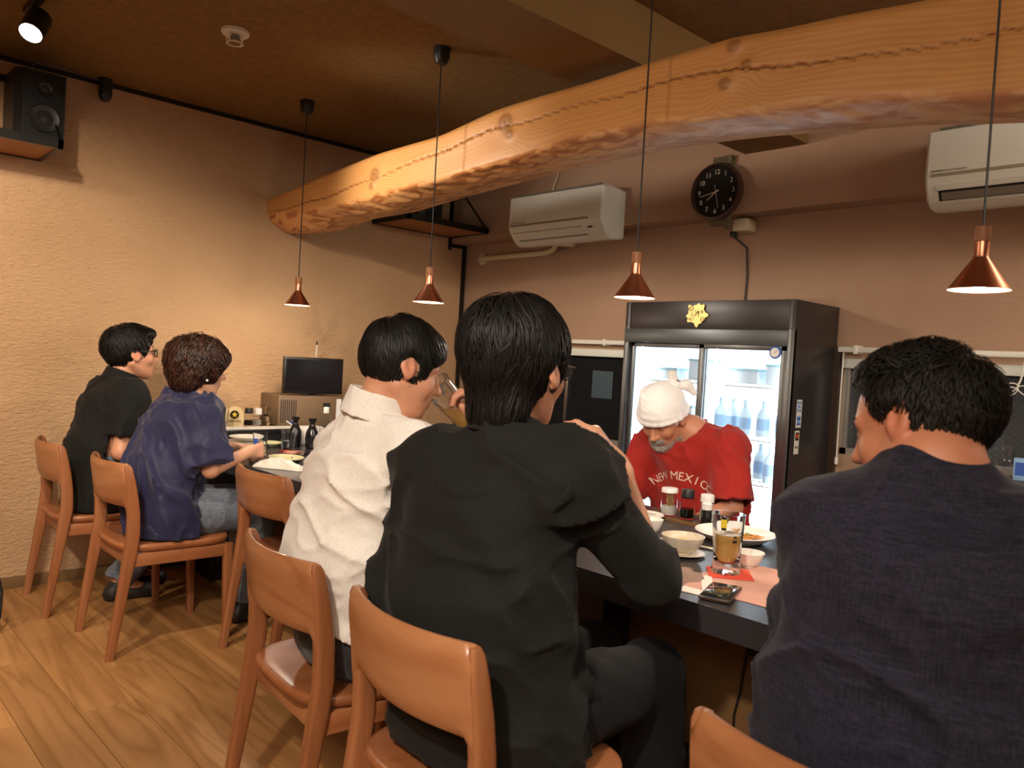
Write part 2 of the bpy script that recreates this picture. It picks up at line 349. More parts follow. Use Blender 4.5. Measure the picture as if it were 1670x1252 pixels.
def mesh_glass(name, base, line):
    m = bpy.data.materials.new(name); nt, b = nodes(m); N, L = nt.nodes, nt.links
    g = N.new('ShaderNodeNewGeometry'); sp = N.new('ShaderNodeSeparateXYZ'); L.new(g.outputs['Position'], sp.inputs[0])
    outs = []
    for s in (1, -1):
        a = N.new('ShaderNodeMath'); a.operation = 'MULTIPLY_ADD'; a.inputs[1].default_value = s; L.new(sp.outputs['Y'], a.inputs[0]); L.new(sp.outputs['Z'], a.inputs[2])
        p = N.new('ShaderNodeMath'); p.operation = 'PINGPONG'; p.inputs[1].default_value = 0.013; L.new(a.outputs[0], p.inputs[0])
        c = N.new('ShaderNodeMath'); c.operation = 'LESS_THAN'; c.inputs[1].default_value = 0.0009; L.new(p.outputs[0], c.inputs[0]); outs.append(c)
    mx = N.new('ShaderNodeMath'); mx.operation = 'MAXIMUM'; L.new(outs[0].outputs[0], mx.inputs[0]); L.new(outs[1].outputs[0], mx.inputs[1])
    mc = N.new('ShaderNodeMix'); mc.data_type = 'RGBA'; mc.inputs[6].default_value = (*base, 1); mc.inputs[7].default_value = (*line, 1); L.new(mx.outputs[0], mc.inputs[0]); L.new(mc.outputs[2], b.inputs['Base Color'])
    b.inputs['Roughness'].default_value = 0.06; b.inputs['Specular IOR Level'].default_value = 0.35
    mt = N.new('ShaderNodeMath'); mt.operation = 'MULTIPLY_ADD'; mt.inputs[1].default_value = -0.9; mt.inputs[2].default_value = 0.9; L.new(mx.outputs[0], mt.inputs[0]); L.new(mt.outputs[0], b.inputs['Transmission Weight'])
    b.inputs['IOR'].default_value = 1.05
    return m
M['wire'] = mesh_glass('wired_glass', (0.5, 0.52, 0.55), (0.05, 0.045, 0.04))
M['wired_dark'] = mesh_glass('wired_glass_dark', (0.12, 0.12, 0.13), (0.03, 0.03, 0.03))
w1 = window('window_1', WL, [2.70, 3.42], 'wired_dark')
w2 = window('window_2', WR, [0.62, 1.06], 'wire')
# a frosted strip behind the sash bar of the right window, as in the photograph
G().box((XW + 0.034, 0.985, WR[2] + 0.03), (XW + 0.038, 1.055, WR[3] - 0.03)).obj('frosted_strip', 'frost', w2)
# night outside: dark courtyard wall and a street light
struct('trim_6', G().box((7.5, -6, -1), (7.6, 9, 4)), 'night')
sl = thing('street_lamp', 'white street lamp glowing in the dark beyond the right window', 'lamp', (6.6, 1.5, -1.0))
G().tube([(0, 0, 0), (0, 0, 1.9), (0.0, 0.02, 2.08)], 0.02).obj('pole', 'steel', sl)
G().lathe([(0, .09), (.06, .085), (.09, .05), (.095, 0.0), (0, -0.02)], (0, 0, 2.05), 18).obj('lamp_head', 'outl', sl)
# curtain rails
for y0, y1, nm in ((2.63, 3.72, 'white curtain rail above the dark window left of the fridge'), (0.05, 1.66, 'white curtain rail above the right window with hanging cords')):
    cr = thing('curtain_rail', nm, 'curtain rail', (XW - 0.05, (y0 + y1) / 2, 1.385), 0, 'curtain rails over the windows')
    h = (y1 - y0) / 2
    G().box((-0.012, -h, -0.012), (0.012, h, 0.012), 0.002).obj('rail', 'white', cr)
    for t in (-0.85, -0.2, 0.45, 0.9): G().box((-0.016, h * t - 0.01, -0.02), (0.05, h * t + 0.01, 0.02), 0.003).obj('bracket', 'white', cr)
for k, (y0, y1) in enumerate(((2.63, 3.75), (0.10, 1.655))):
    struct('trim_%d' % (7 + k), G().box((XW - 0.02, y0, 1.30), (XW + 0.012, y1, 1.345), 0.003), 'ac')
bl = thing('blind_cord', 'white blind cord hanging down beside the right window frame', 'cord', (XW - 0.045, 1.64, 1.385))
G().tube([(0, 0, 0), (0.002, 0.002, -0.2), (0, 0, -0.5)], 0.0035, 6).obj('cord', 'white', bl)
G().tube([(0, 0, -0.5), (0, 0, -0.53)], 0.008, 8).obj('cord_knob', 'white', bl)
kn = thing('cord_bundle', 'looped white cable bundle hung from the right curtain rail', 'cable', (XW - 0.05, 0.91, 1.37))
g = G()
g.tube([(0, 0, 0), (0, 0.01, -0.08), (0, 0.02, -0.11)], 0.004, 6)
for s in (0, 1, 2):
    g.tube([(0, 0.02 + (0.075 + 0.01 * s) * (1 - cos(t)) * (1 if s != 1 else -1) * 0.5, -0.11 - 0.02 * sin(t) - 0.008 * s - 0.012 * (1 - cos(t))) for t in np.linspace(0, 2 * pi, 14)], 0.0025, 5)
g.obj('loops', 'white', kn)
bs = thing('window_square', 'small flat grey-blue square on the dark window pane', 'paper', (XW + 0.02, 3.13, 1.135))
G().box((-0.001, -0.08, -0.085), (0.001, 0.08, 0.08)).obj('sheet', mat('grey_blue_square', srgb(60, 78, 88), 0.6), bs)  # flat grey-blue square set just before the pane

# ============================================================ timber beam
top = [(4.60, 2.112), (4.446, 2.119), (4.208, 2.138), (3.916, 2.173), (3.626, 2.193), (3.347, 2.214), (2.845, 2.222), (2.492, 2.266), (2.336, 2.27), (1.96, 2.273), (1.696, 2.281), (1.385, 2.284), (1.227, 2.267), (1.032, 2.256), (0.868, 2.239), (0.3, 2.21), (-1.9, 2.2)]
bot = [(4.614, 1.972), (4.411, 1.925), (4.12, 1.915), (3.752, 1.955), (3.366, 1.953), (2.968, 1.989), (2.571, 2.009), (2.19, 2.035), (1.753, 2.035), (1.592, 2.028), (1.383, 2.013), (1.145, 1.991), (0.91, 1.966), (0.728, 1.936), (0.604, 1.918), (0.2, 1.90), (-1.9, 1.9)]
mid = [(4.6, 2.02), (4.435, 2.011), (3.965, 1.991), (3.607, 1.988), (3.239, 2.005), (2.853, 2.018), (2.317, 2.045), (2.045, 2.07), (1.687, 2.062), (1.556, 2.05), (1.33, 2.033), (1.134, 2.023), (0.958, 2.005), (0.751, 1.969), (0.583, 1.945), (0.2, 1.93), (-1.9, 1.93)]
crack = [(4.6, 2.02), (4.383, 2.031), (3.859, 2.046), (3.325, 2.092), (2.899, 2.134), (2.492, 2.179), (2.145, 2.184), (1.689, 2.192), (1.377, 2.183), (1.107, 2.129), (0.937, 2.123), (0.685, 2.098), (-1.9, 2.09)]
def ip(tab, y):
    a = np.array(sorted(tab)); return np.interp(y, a[:, 0], a[:, 1])
ys = np.concatenate([np.linspace(YW + 0.0, 0.4, 800), np.linspace(0.37, Y0, 40)])
ker = np.hanning(41); ker /= ker.sum()
def sm(tab):
    v = ip(tab, ys); p = np.pad(v, 20, mode='edge'); return np.convolve(p, ker, 'valid')
T_, B_, Mi, Cr = sm(top), sm(bot), sm(mid), sm(crack)
XB = 2.15
vs, cols = [], []
nf = 54; knots = [(3.327, 2.107, .040), (2.401, 2.195, .044), (1.376, 2.248, .024), (1.327, 2.181, .017), (1.398, 2.137, .022), (3.35, 2.055, .020), (2.37, 2.145, .022)]
def hash1(i): return (math.sin(i * 127.1) * 43758.5453) % 1
rowsn = None
for i, y in enumerate(ys):
    row = []
    t, b, m = T_[i], B_[i], Mi[i]
    for j in range(nf + 1):
        u = j / nf; z = m + (t - m) * u
        w = 0.0008 * sin(9 * y + 40 * z)
        dc = z - Cr[i] - 0.005 * sin(y * 13) - 0.0015 * sin(y * 61)
        open_ = 0.6 + 0.4 * sin(y * 5 + 1)
        # short slanted checks climbing along the main crack
        sl_ = dc - ((y * 19 + .35 * sin(y * 9)) % 1 - 0.5) * 0.016
        d = math.exp(-(dc / 0.0022) ** 2) * 0.006 * open_ + math.exp(-(sl_ / 0.0022) ** 2) * 0.004 * (abs(dc) < 0.011)
        kk = sum(math.exp(-(((y - ky) / (kr * 1.5)) ** 2 + ((z - kz) / kr) ** 2)) * 0.007 for ky, kz, kr in knots)
        edge = 0.02 * max(0, (u - 0.86) / 0.14) ** 2 + 0.006 * max(0, (0.08 - u) / 0.08) ** 2
        row.append((XB + w + d - kk + edge, y, z, d))
    # underside bevel, rough natural edge
    for j in range(1, 9):
        u = j / 8
        bump_ = 0.004 * sin(y * 23 + u * 5) * sin(y * 11) + 0.0025 * sin(y * 61 + u * 9)
        row.insert(0, (XB + 0.13 * u, y, m + (b - m) * (1 - (1 - u) ** 1.7) + bump_ * sin(pi * u), 0))
    for j in range(1, 7):
        u = j / 6; a = u * pi
        row.append((XB + 0.02 + 0.13 * (1 - cos(a)) , y, t - (t - b) * (u ** 1.6) * 0.9, 0))
    rowsn = len(row); vs += row
n = len(ys)
fs = [(i * rowsn + j, i * rowsn + (j + 1) % rowsn, (i + 1) * rowsn + (j + 1) % rowsn, (i + 1) * rowsn + j) for i in range(n - 1) for j in range(rowsn)]
fs.append(tuple(range(rowsn))); fs.append(tuple(range((n - 1) * rowsn, n * rowsn))[::-1])
me = bpy.data.meshes.new('timber_beam'); me.from_pydata([v[:3] for v in vs], [], fs)
bm = bmesh.new(); bm.from_mesh(me); bmesh.ops.recalc_face_normals(bm, faces=bm.faces[:]); bm.to_mesh(me); bm.free()
me.polygons.foreach_set('use_smooth', [True] * len(me.polygons)); me.set_sharp_from_angle(angle=radians(60))
V = np.array(vs)
at = me.attributes.new('grain', 'FLOAT', 'POINT')   # ring coordinate bent around the knots
gz = V[:, 2] - ip(mid, V[:, 1]) 
val = gz.copy()
for ky, kz, kr in knots:
    dy = (V[:, 1] - ky) / (kr * 2.6); dz = (V[:, 2] - kz) / kr
    val += 0.9 * kr * np.exp(-(dy ** 2)) * np.tanh(dz * 1.1)
at.data.foreach_set('value', val.astype(np.float32))
at = me.attributes.new('knot', 'FLOAT', 'POINT')
kn_ = np.zeros(len(V))
for ky, kz, kr in knots:
    rr = np.sqrt(((V[:, 1] - ky) / (kr * 1.1)) ** 2 + ((V[:, 2] - kz) / kr) ** 2)
    kn_ = np.maximum(kn_, np.clip(1.5 - 1.2 * rr, 0, 1) * (0.72 + 0.28 * np.cos(rr * 9)))
kn_ = np.maximum(kn_, np.clip(V[:, 3] / 0.005, 0, 1))
at.data.foreach_set('value', kn_.astype(np.float32))
at = me.attributes.new('wane', 'FLOAT', 'POINT')
wn = np.clip((ip(mid, V[:, 1]) + 0.022 - V[:, 2]) / 0.02, 0, 1) * (V[:, 2] < ip(top, V[:, 1]) - 0.05)
at.data.foreach_set('value', wn.astype(np.float32))
def beam_mat():
    m = bpy.data.materials.new('beam_pine'); nt, b = nodes(m); N, L = nt.nodes, nt.links
    def A(nm):
        a = N.new('ShaderNodeAttribute'); a.attribute_name = nm; return a.outputs['Fac']
    g = N.new('ShaderNodeNewGeometry')
    mp = N.new('ShaderNodeMapping'); mp.inputs['Scale'].default_value = (1, 0.12, 1); L.new(g.outputs['Position'], mp.inputs[0])
    n1 = N.new('ShaderNodeTexNoise'); n1.inputs['Scale'].default_value = 9; n1.inputs['Detail'].default_value = 3; L.new(mp.outputs[0], n1.inputs['Vector'])
    k = N.new('ShaderNodeMath'); k.operation = 'MULTIPLY_ADD'; k.inputs[1].default_value = 0.10; L.new(n1.outputs['Fac'], k.inputs[0]); L.new(A('grain'), k.inputs[2])
    k2 = N.new('ShaderNodeMath'); k2.operation = 'PINGPONG'; k2.inputs[1].default_value = 0.008; L.new(k.outputs[0], k2.inputs[0])
    k3 = N.new('ShaderNodeMath'); k3.operation = 'MULTIPLY'; k3.inputs[1].default_value = 125; L.new(k2.outputs[0], k3.inputs[0])
    n2 = N.new('ShaderNodeTexNoise'); n2.inputs['Scale'].default_value = 4; n2.inputs['Detail'].default_value = 3; L.new(mp.outputs[0], n2.inputs['Vector'])
    mx = N.new('ShaderNodeMix'); mx.data_type = 'FLOAT'; mx.inputs[0].default_value = 0.8; L.new(k3.outputs[0], mx.inputs[2]); L.new(n2.outputs['Fac'], mx.inputs[3])
    r = N.new('ShaderNodeValToRGB'); e = r.color_ramp.elements; e[0].position = 0.2; e[0].color = (*srgb(196, 134, 72), 1); e[1].position = 0.8; e[1].color = (*srgb(228, 172, 106), 1); L.new(mx.outputs[0], r.inputs[0])
    # mottled flame figure of the shaved underside
    mp2 = N.new('ShaderNodeMapping'); mp2.inputs['Scale'].default_value = (1, 0.35, 1); L.new(g.outputs['Position'], mp2.inputs[0])
    n3 = N.new('ShaderNodeTexNoise'); n3.inputs['Scale'].default_value = 16; n3.inputs['Detail'].default_value = 2; n3.inputs['Distortion'].default_value = 1.6; L.new(mp2.outputs[0], n3.inputs['Vector'])
    r3 = N.new('ShaderNodeValToRGB'); e = r3.color_ramp.elements; e[0].position = 0.38; e[0].color = (*srgb(150, 84, 40), 1); e[1].position = 0.50; e[1].color = (*srgb(224, 166, 108), 1); x_ = e.new(0.44); x_.color = (*srgb(180, 108, 56), 1); L.new(n3.outputs['Fac'], r3.inputs[0])
    sy = N.new('ShaderNodeSeparateXYZ'); L.new(g.outputs['Position'], sy.inputs[0]); my = N.new('ShaderNodeMapRange'); my.inputs[1].default_value = 1.5; my.inputs[2].default_value = 2.3; L.new(sy.outputs['Y'], my.inputs[0])
    cream = N.new('ShaderNodeValToRGB'); e = cream.color_ramp.elements; e[0].position = .35; e[0].color = (*srgb(196, 140, 104), 1); e[1].position = .6; e[1].color = (*srgb(236, 200, 154), 1); L.new(n3.outputs['Fac'], cream.inputs[0])  # pale live edge, with light from below put into its colour
    mc_ = N.new('ShaderNodeMix'); mc_.data_type = 'RGBA'; L.new(my.outputs[0], mc_.inputs[0]); L.new(cream.outputs[0], mc_.inputs[6]); L.new(r3.outputs[0], mc_.inputs[7])
    m1 = N.new('ShaderNodeMix'); m1.data_type = 'RGBA'; L.new(r.outputs[0], m1.inputs[6]); L.new(mc_.outputs[2], m1.inputs[7])
    wv = N.new('ShaderNodeMath'); wv.operation = 'MULTIPLY'; wv.inputs[1].default_value = 0.8; L.new(A('wane'), wv.inputs[0]); L.new(wv.outputs[0], m1.inputs[0])
    m2 = N.new('ShaderNodeMix'); m2.data_type = 'RGBA'; m2.inputs[7].default_value = (*srgb(96, 50, 26), 1); L.new(m1.outputs[2], m2.inputs[6])
    kk = N.new('ShaderNodeMath'); kk.operation = 'MULTIPLY'; kk.inputs[1].default_value = 0.8; L.new(A('knot'), kk.inputs[0]); L.new(kk.outputs[0], m2.inputs[0])
    L.new(m2.outputs[2], b.inputs['Base Color']); b.inputs['Roughness'].default_value = 0.42
    bp = N.new('ShaderNodeBump'); bp.inputs['Strength'].default_value = 0.12; bp.inputs['Distance'].default_value = 0.001; L.new(k3.outputs[0], bp.inputs['Height']); L.new(bp.outputs[0], b.inputs['Normal'])
    return m
me.materials.append(beam_mat())
beam = bpy.data.objects.new('timber_beam', me); COL.objects.link(beam)
tag(beam, 'long crooked pale timber beam with knots and a crack, spanning under the ceiling', 'beam')

# ============================================================ pendant lamps
LX = 2.055
pl0 = None
for i, (y, lab) in enumerate(((3.858, 'copper cone pendant lamp nearest the plaster wall, smallest of the row'), (2.722, 'copper cone pendant lamp hanging above the man in the white shirt'), (1.625, 'copper cone pendant lamp hanging left of the black fridge'), (0.62, 'copper cone pendant lamp on the far right, largest in view'))):
    p = thing('pendant_lamp', lab, 'lamp', (LX, y, 1.473), 0, 'copper pendant lamps over the counter')
    if pl0 is None:
        G().lathe([(.0655, 0), (.066, .001), (.017, .0745), (.0158, .078), (.0158, .112), (.004, .1125)], n=40).obj('lamp_shade', 'copper', p)
        G().lathe([(.0655, .0005), (.063, .002), (.0145, .0735), (.0145, .1)], n=40, ).obj('shade_lining', 'copin', p)
        G().lathe([(.004, .1125), (.0172, .1125), (.0175, .114), (.0172, .147), (.004, .148)], n=24).obj('wooden_cap', 'cap', p)
        G().lathe([(0, .004), (.012, .006), (.021, .014), (.0245, .025), (.02, .037), (.012, .047), (.012, .06), (0, .06)], n=24).obj('bulb', 'bulb', p)
        G().tube([(0, 0, .145), (0, 0, ZC - 1.473)], 0.0028, 8).obj('cord', 'black', p)
        G().lathe([(0, -.075), (.008, -.074), (.024, -.066), (.034, -.045), (.036, -.02), (.036, 0)], (0, 0, ZC - 1.473), 28).obj('ceiling_rose', 'black', p)
        pl0 = p
    else:
        for ch in pl0.children: copy_tree(ch, p)
    light('POINT', (LX, y, 1.466), 8.0, (1.0, 0.86, 0.70), radius=0.03)

# ============================================================ track spotlight, smoke detector
tr = thing('spotlight', 'black cylinder track spotlight with a glowing lens at the upper left', 'lamp', (0.75, 3.62, ZC))
G().box((-0.018, -2.4, -0.02), (0.018, 0.12, 0), 0.002).obj('track', 'black', tr)
d = Vector((-0.45, -0.55, -0.95)).normalized(); q = d.to_track_quat('-Z', 'Y').to_matrix().to_4x4()
mt = Matrix.Translation((-0.0, -0.03, -0.10)) @ q
G().lathe([(0, .06), (.034, .06), (.042, .052), (.045, .04), (.045, -.06), (.040, -.06), (.038, -.048), (0, -.048)], n=32, mt=mt).obj('lamp_head', 'black', tr)
G().lathe([(0, -.051), (.0375, -.051), (.0375, -.049), (0, -.049)], n=28, mt=mt).obj('lens', 'lens', tr)
G().tube([(0, 0.0, -0.02), (0, 0.0, -0.08)], 0.01).obj('stem', 'black', tr)
light('SPOT', Vector((0.75, 3.59, ZC - 0.10)) + d * 0.07, 40, WARM, Vector((0.75, 3.59, ZC - 0.10)) + d * 2, 0.03, 80, 0.5)
sm_ = thing('smoke_detector', 'round white smoke detector on the brown ceiling', 'smoke detector', (1.40, 3.265, ZC))
G().lathe([(0, 0), (.056, 0), (.056, -.012), (.05, -.018), (0, -.018)], n=32).obj('base', 'white', sm_)
g = G().lathe([(.042, -.018), (.044, -.022), (.030, -.05), (.0, -.05)], n=6, ang=2 * pi)
G().lathe([(.03, -.05), (.034, -.05), (.034, -.054), (.03, -.054), (.03, -.05)], n=24).obj('ring', 'white', sm_)
for k in range(4):
    a = k * pi / 2 + 0.5
    G().tube([(.046 * cos(a), .046 * sin(a), -.018), (.033 * cos(a), .033 * sin(a), -.052)], .003, 6).obj('rib', 'white', sm_)
G().lathe([(0, -.018), (.018, -.02), (.02, -.04), (0, -.042)], n=16).obj('sensor', 'acgrey', sm_)

# ============================================================ wall shelves, speakers
def wall_shelf(x0, x1, label):
    s = thing('wall_shelf', label, 'shelf', (x1, YW, 2.09), 0, 'steel bracket shelves on the plaster wall'); w = x1 - x0; dp = 0.40
    G().box((-w + .022, -dp + .022, -.004), (-.022, -.004, .010)).obj('board', 'tan', s)
    G().box((-w, -dp, -.008), (0, -dp + .022, .030)).box((-w, -.022, -.008), (0, 0, .030)).box((-w, -dp, -.008), (-w + .022, 0, .030)).box((-.022, -dp, -.008), (0, 0, .030)).obj('frame', 'blackm', s)
    for x in (-.011, -w + .011):
        G().tube([(x, -dp + .01, .025), (x, -.012, .40)], .006, 6).obj('strut', 'blackm', s)
        G().box((x - .011, -.012, 0), (x + .011, 0, .42)).obj('upright', 'blackm', s)
    G().box((-w, -.014, .33), (0, 0, .36)).obj('wall_bar', 'blackm', s)
    return s
wall_shelf(0.30, 0.974, 'black steel shelf holding a speaker at the left edge of the plaster wall')
wall_shelf(2.875, 3.529, 'black steel shelf in the room corner behind the timber beam')
def speaker(x, y, label, rz, w=.20, dp=.24, h=.31):
    s = thing('speaker', label, 'speaker', (x, y, 2.1205), rz, 'black speakers on the wall shelves')
    G().prism([(-w / 2, -dp / 2 + .03), (-w / 2 + .03, -dp / 2), (w / 2, -dp / 2), (w / 2, dp / 2), (-w / 2, dp / 2)], h).obj('cabinet', 'black', s, ang=20)
    G().box((-w / 2 + .035, -dp / 2 - .008, .012), (w / 2 - .008, -dp / 2, h - .012), .003).obj('grille', mat('speaker_cloth', (.01, .01, .01), .9), s)
    for z, r in ((.10, .06), (.23, .03)): G().lathe([(0, .004), (r * .5, .0), (r, .008), (r * 1.1, .003)], n=24, mt=Matrix.Translation((0.015, -dp / 2 - .006, z)) @ Matrix.Rotation(pi / 2, 4, 'X')).obj('cone', 'black', s)
    return s
speaker(0.90, 4.28, 'black speaker cabinet on the left wall shelf with a thin cable', 0.0)
speaker(3.10, 4.27, 'dark speaker cabinet on the corner shelf half hidden by the beam', 0.25)
cb = G().tube([(0.93, 4.33, 2.43), (0.90, 4.34, 2.50), (0.93, 4.36, 2.525), (1.02, 4.37, 2.533), (1.10, 4.385, 2.528), (1.16, 4.39, 2.522), (1.205, 4.395, 2.525)], 0.0025, 6).obj('speaker_cable', 'cable')
tag(cb, 'thin bluish cable arching from the left speaker to the black ceiling fitting', 'cable')
cy = thing('ceiling_fitting', 'small black rounded cylinder fitting hanging at the top of the plaster wall', 'fitting', (1.232, 4.395, ZC))
G().lathe([(0, -.115), (.012, -.113), (.024, -.104), (.031, -.085), (.032, -.06), (.032, 0)], n=24).obj('housing', 'black', cy)
G().lathe([(0, -.003), (.003, -.002), (.003, .0)], (-.014, -.027, -.09), 8).obj('indicator', 'white', cy)

# ============================================================ air conditioners
def aircon(y0, y1, label, opened):
    w = y1 - y0; a = thing('air_conditioner', label, 'air conditioner', (XU, (y0 + y1) / 2, 1.955), 0, 'white wall air conditioners'); h = w / 2
    if not opened: prof = [(0, .285), (-.13, .30), (-.165, .298), (-.19, .285), (-.197, .11), (-.188, .085), (-.145, .03), (-.115, .008), (-.09, .0), (0, .012)]
    else: prof = [(0, .285), (-.13, .30), (-.165, .298), (-.19, .285), (-.197, .12), (-.192, .085), (-.16, .02), (-.125, -.006), (-.09, -.012), (0, .0)]
    g = G(); inner = [(x * .985, z * .985 + .003) for x, z in prof]
    n = len(prof); e = .012
    vs = [(x, -h + e, z) for x, z in prof] + [(x, h - e, z) for x, z in prof]
    vs += [(x * .94, -h, .145 + (z - .145) * .93) for x, z in prof] + [(x * .94, h, .145 + (z - .145) * .93) for x, z in prof]
    fs = [(i, (i + 1) % n, n + (i + 1) % n, n + i) for i in range(n)] + [(i, (i + 1) % n, 2 * n + (i + 1) % n, 2 * n + i) for i in range(n)] + [(n + i, n + (i + 1) % n, 3 * n + (i + 1) % n, 3 * n + i) for i in range(n)] + [tuple(range(2 * n, 3 * n)), tuple(range(3 * n, 4 * n))]
    g.add(vs, fs).obj('casing', 'ac', a, ang=30)
    G().box((-.175, -h + .04, .296), (-.02, h - .04, .304)).obj('intake_grille', 'acgrey', a)
    G().box((-.1985, -h + .10, .108), (-.195, h - .025, .119)).obj('front_groove', 'acg', a)
    def slab(d0, d1, t, y_0, y_1, nm, m):
        (xa, za), (xb, zb) = d0, d1; v = Vector((xb - xa, 0, zb - za)).normalized(); nrm = Vector((v.z, 0, -v.x)); nrm = nrm if nrm.x < 0 else -nrm
        vs = []
        for y in (y_0, y_1):
            for p in (Vector((xa, 0, za)), Vector((xb, 0, zb))):
                for k in (0, 1): vs.append(p + nrm * t * k + Vector((0, y, 0)))
        return G().add(vs, [(0, 1, 3, 2), (4, 6, 7, 5), (0, 4, 5, 1), (2, 3, 7, 6), (1, 5, 7, 3), (0, 2, 6, 4)]).obj(nm, m, a)
    if not opened:
        slab((-.176, .070), (-.147, .034), .0035, -h + .16, h - .05, 'louver', 'ac')
        slab((-.1795, .0745), (-.1775, .072), .002, -h + .16, h - .035, 'seam', 'acg')
        slab((-.141, .027), (-.119, .010), .003, -h + .14, h - .07, 'lower_louver', 'ac')
        slab((-.147, .034), (-.1415, .0275), .001, -h + .14, h - .06, 'slot', 'blackm')
        slab((-.176, .070), (-.170, .062), .0045, -h + .085, -h + .115, 'sensor_window', 'black')
    else:
        slab((-.187, .078), (-.178, .058), .004, -h + .03, h - .045, 'louver', 'ac')
        slab((-.177, .055), (-.158, .018), .001, -h + .03, h - .05, 'air_outlet', 'blackm')
        slab((-.172, .048), (-.158, .022), .006, -h + .03, h - .062, 'inner_vane', 'acgrey')
        slab((-.152, .013), (-.138, .004), .003, -h + .03, h - .07, 'lower_louver', 'ac')
    for txt, size, off, m in (('CHOFU', .0095, .05, 'blackm'), ('ROOM AIR CONDITIONER', .0062, .088, 'acgrey')):
        vs, fs = text_geo(txt, size * 1.25, .0003, align='LEFT')
        G().add(vs, fs, frame((-.1985, h - off + .025, .128), (0, -1, 0))).obj('lettering', m, a, smooth=False, fixn=False)
    return a
aircon(2.905, 3.665, 'white wall air conditioner with closed louvre left of the clock', False)
aircon(0.42, 1.235, 'cream wall air conditioner with open louvre at the upper right', True)
pp = thing('refrigerant_pipe', 'pale beige conduit pipe running left from the air conditioner to the corner', 'pipe', (0, 0, 0))
G().tube([(XW - .02, 4.28, 1.935), (XW - .045, 4.22, 1.94), (XW - .05, 3.66, 1.942), (XW - .05, 3.60, 1.945), (XW - .07, 3.52, 1.955), (XW - .16, 3.40, 1.975), (XU + .0, 3.28, 1.965)], .018, 12).obj('conduit', 'beige', pp)
G().lathe([(.018, 0), (.042, .0), (.042, -.012), (.03, -.016), (.018, -.016)], n=24, mt=Matrix.Translation((XW, 4.265, 1.945)) @ Matrix.Rotation(pi / 2, 4, 'Y')).obj('wall_flange', 'beige', pp)
tag(G().tube([(XU - .02, 3.47, 2.26), (XU - .01, 3.465, 2.33), (XU - .008, 3.44, 2.39), (XU - .008, 3.44, 2.54)], .006, 8).obj('power_cable', 'beige'), 'grey cable rising from the air conditioner behind the beam', 'cable')

# ============================================================ clock, post, outlet
struct('trim_9', G().box((XU - .03, 2.235, 1.99), (XU, 2.325, 2.335), .002).box((XU - .034, 2.215, 1.97), (XU, 2.235, 2.335)), 'greenpost')
ck = thing('wall_clock', 'round dark wall clock with white numerals above the fridge', 'clock', (XU - .032, 2.275, 2.152))
RM = Matrix.Rotation(-pi / 2, 4, 'Y')
G().lathe([(0, 0), (.135, 0), (.143, .01), (.145, .03), (.141, .042), (.130, .045), (.127, .036), (.1265, .03)], n=56, mt=RM).obj('rim', 'clockr', ck)
G().lathe([(0, .028), (.128, .028), (.128, .030), (0, .030)], n=56, mt=RM).obj('dial', 'clockf', ck)
CF = frame((-.0305, 0, 0), (0, -1, 0))
for k in range(1, 13):
    a = radians(90 - 30 * k); vs, fs = text_geo(str(k), .034, .0004)
    G().add(vs, fs, CF @ Matrix.Translation((.098 * cos(a), .098 * sin(a), 0))).obj('numeral', 'num', ck, smooth=False, fixn=False)
def hand(deg, l, w, tail, nm, z):
    G().box((-w / 2, -tail, z), (w / 2, l, z + .001), mt=CF @ Matrix.Rotation(-radians(deg), 4, 'Z')).obj(nm, 'num', ck, smooth=False)
hand(7.72 * 30, .062, .0045, .015, 'hour_hand', .001); hand(43 * 6, .092, .0035, .018, 'minute_hand', .0025); hand(167, .085, .0016, .035, 'second_hand', .004)
G().lathe([(0, .004), (.005, .004), (.005, .0), (0, 0)], n=12, mt=CF).obj('hub', 'num', ck)
ot = thing('wall_outlet', 'small beige socket box with a black plug below the clock', 'outlet', (XW - 0.0, 2.20, 1.995))
G().box((-.10, -.05, -.03), (0, .035, .035), .012).obj('box', 'beige', ot)
G().box((-.095, .02, -.055), (-.065, .05, -.028), .004).obj('plug', 'black', ot)
tag(G().tube([(XW - .08, 2.235, 1.945), (XW - .07, 2.215, 1.925), (XW - .02, 2.19, 1.89), (XW - .008, 2.185, 1.75), (XW - .008, 2.19, 1.58)], .0055, 8).obj('power_cable', 'black'), 'black power cable running down the wall behind the fridge', 'cord')
# ============================================================ glass-door fridge
FX, FY0, FY1, FZ = 3.26, 1.691, 2.626, 1.583
fr = thing('glass_door_fridge', 'tall black glass-door fridge glowing white inside behind the cook', 'fridge', (FX, (FY0 + FY1) / 2, 0))
h = (FY1 - FY0) / 2
g = G().box((0, -h, 0), (.415, -h + .03, FZ), .003).box((0, h - .03, 0), (.415, h, FZ), .003).box((0.004, -h + .03, FZ - .135), (.415, h - .03, FZ), .002).box((.39, -h + .03, .1), (.415, h - .03, FZ - .13)).box((0.02, -h + .03, 0), (.4, h - .03, .42))
g.obj('cabinet', 'fridge', fr)
G().box((-.004, -h + .03, FZ - .205), (.03, h - .002, FZ - .135), .002).obj('header_strip', 'fstrip', fr)
G().box((-.002, -h, .05), (.02, -h + .03, FZ - .13), .002).obj('side_rail', 'fframe', fr)
G().box((-.002, h - .022, .05), (.02, h, FZ - .13), .002).obj('side_rail', 'fframe', fr)
G().box((.385, -h + .03, .42), (.389, h - .03, FZ - .14)).obj('glow_back_panel', 'fwall', fr)  # back panel given its own glow to stand for tube light
for s in (-1, 1): G().box((.05, s * (h - .034) - .004, .42), (.385, s * (h - .034) + .004, FZ - .14)).obj('side_lining', 'fin', fr)
G().box((.05, -h + .03, FZ - .16), (.385, h - .03, FZ - .14)).obj('top_lining', 'fin', fr)
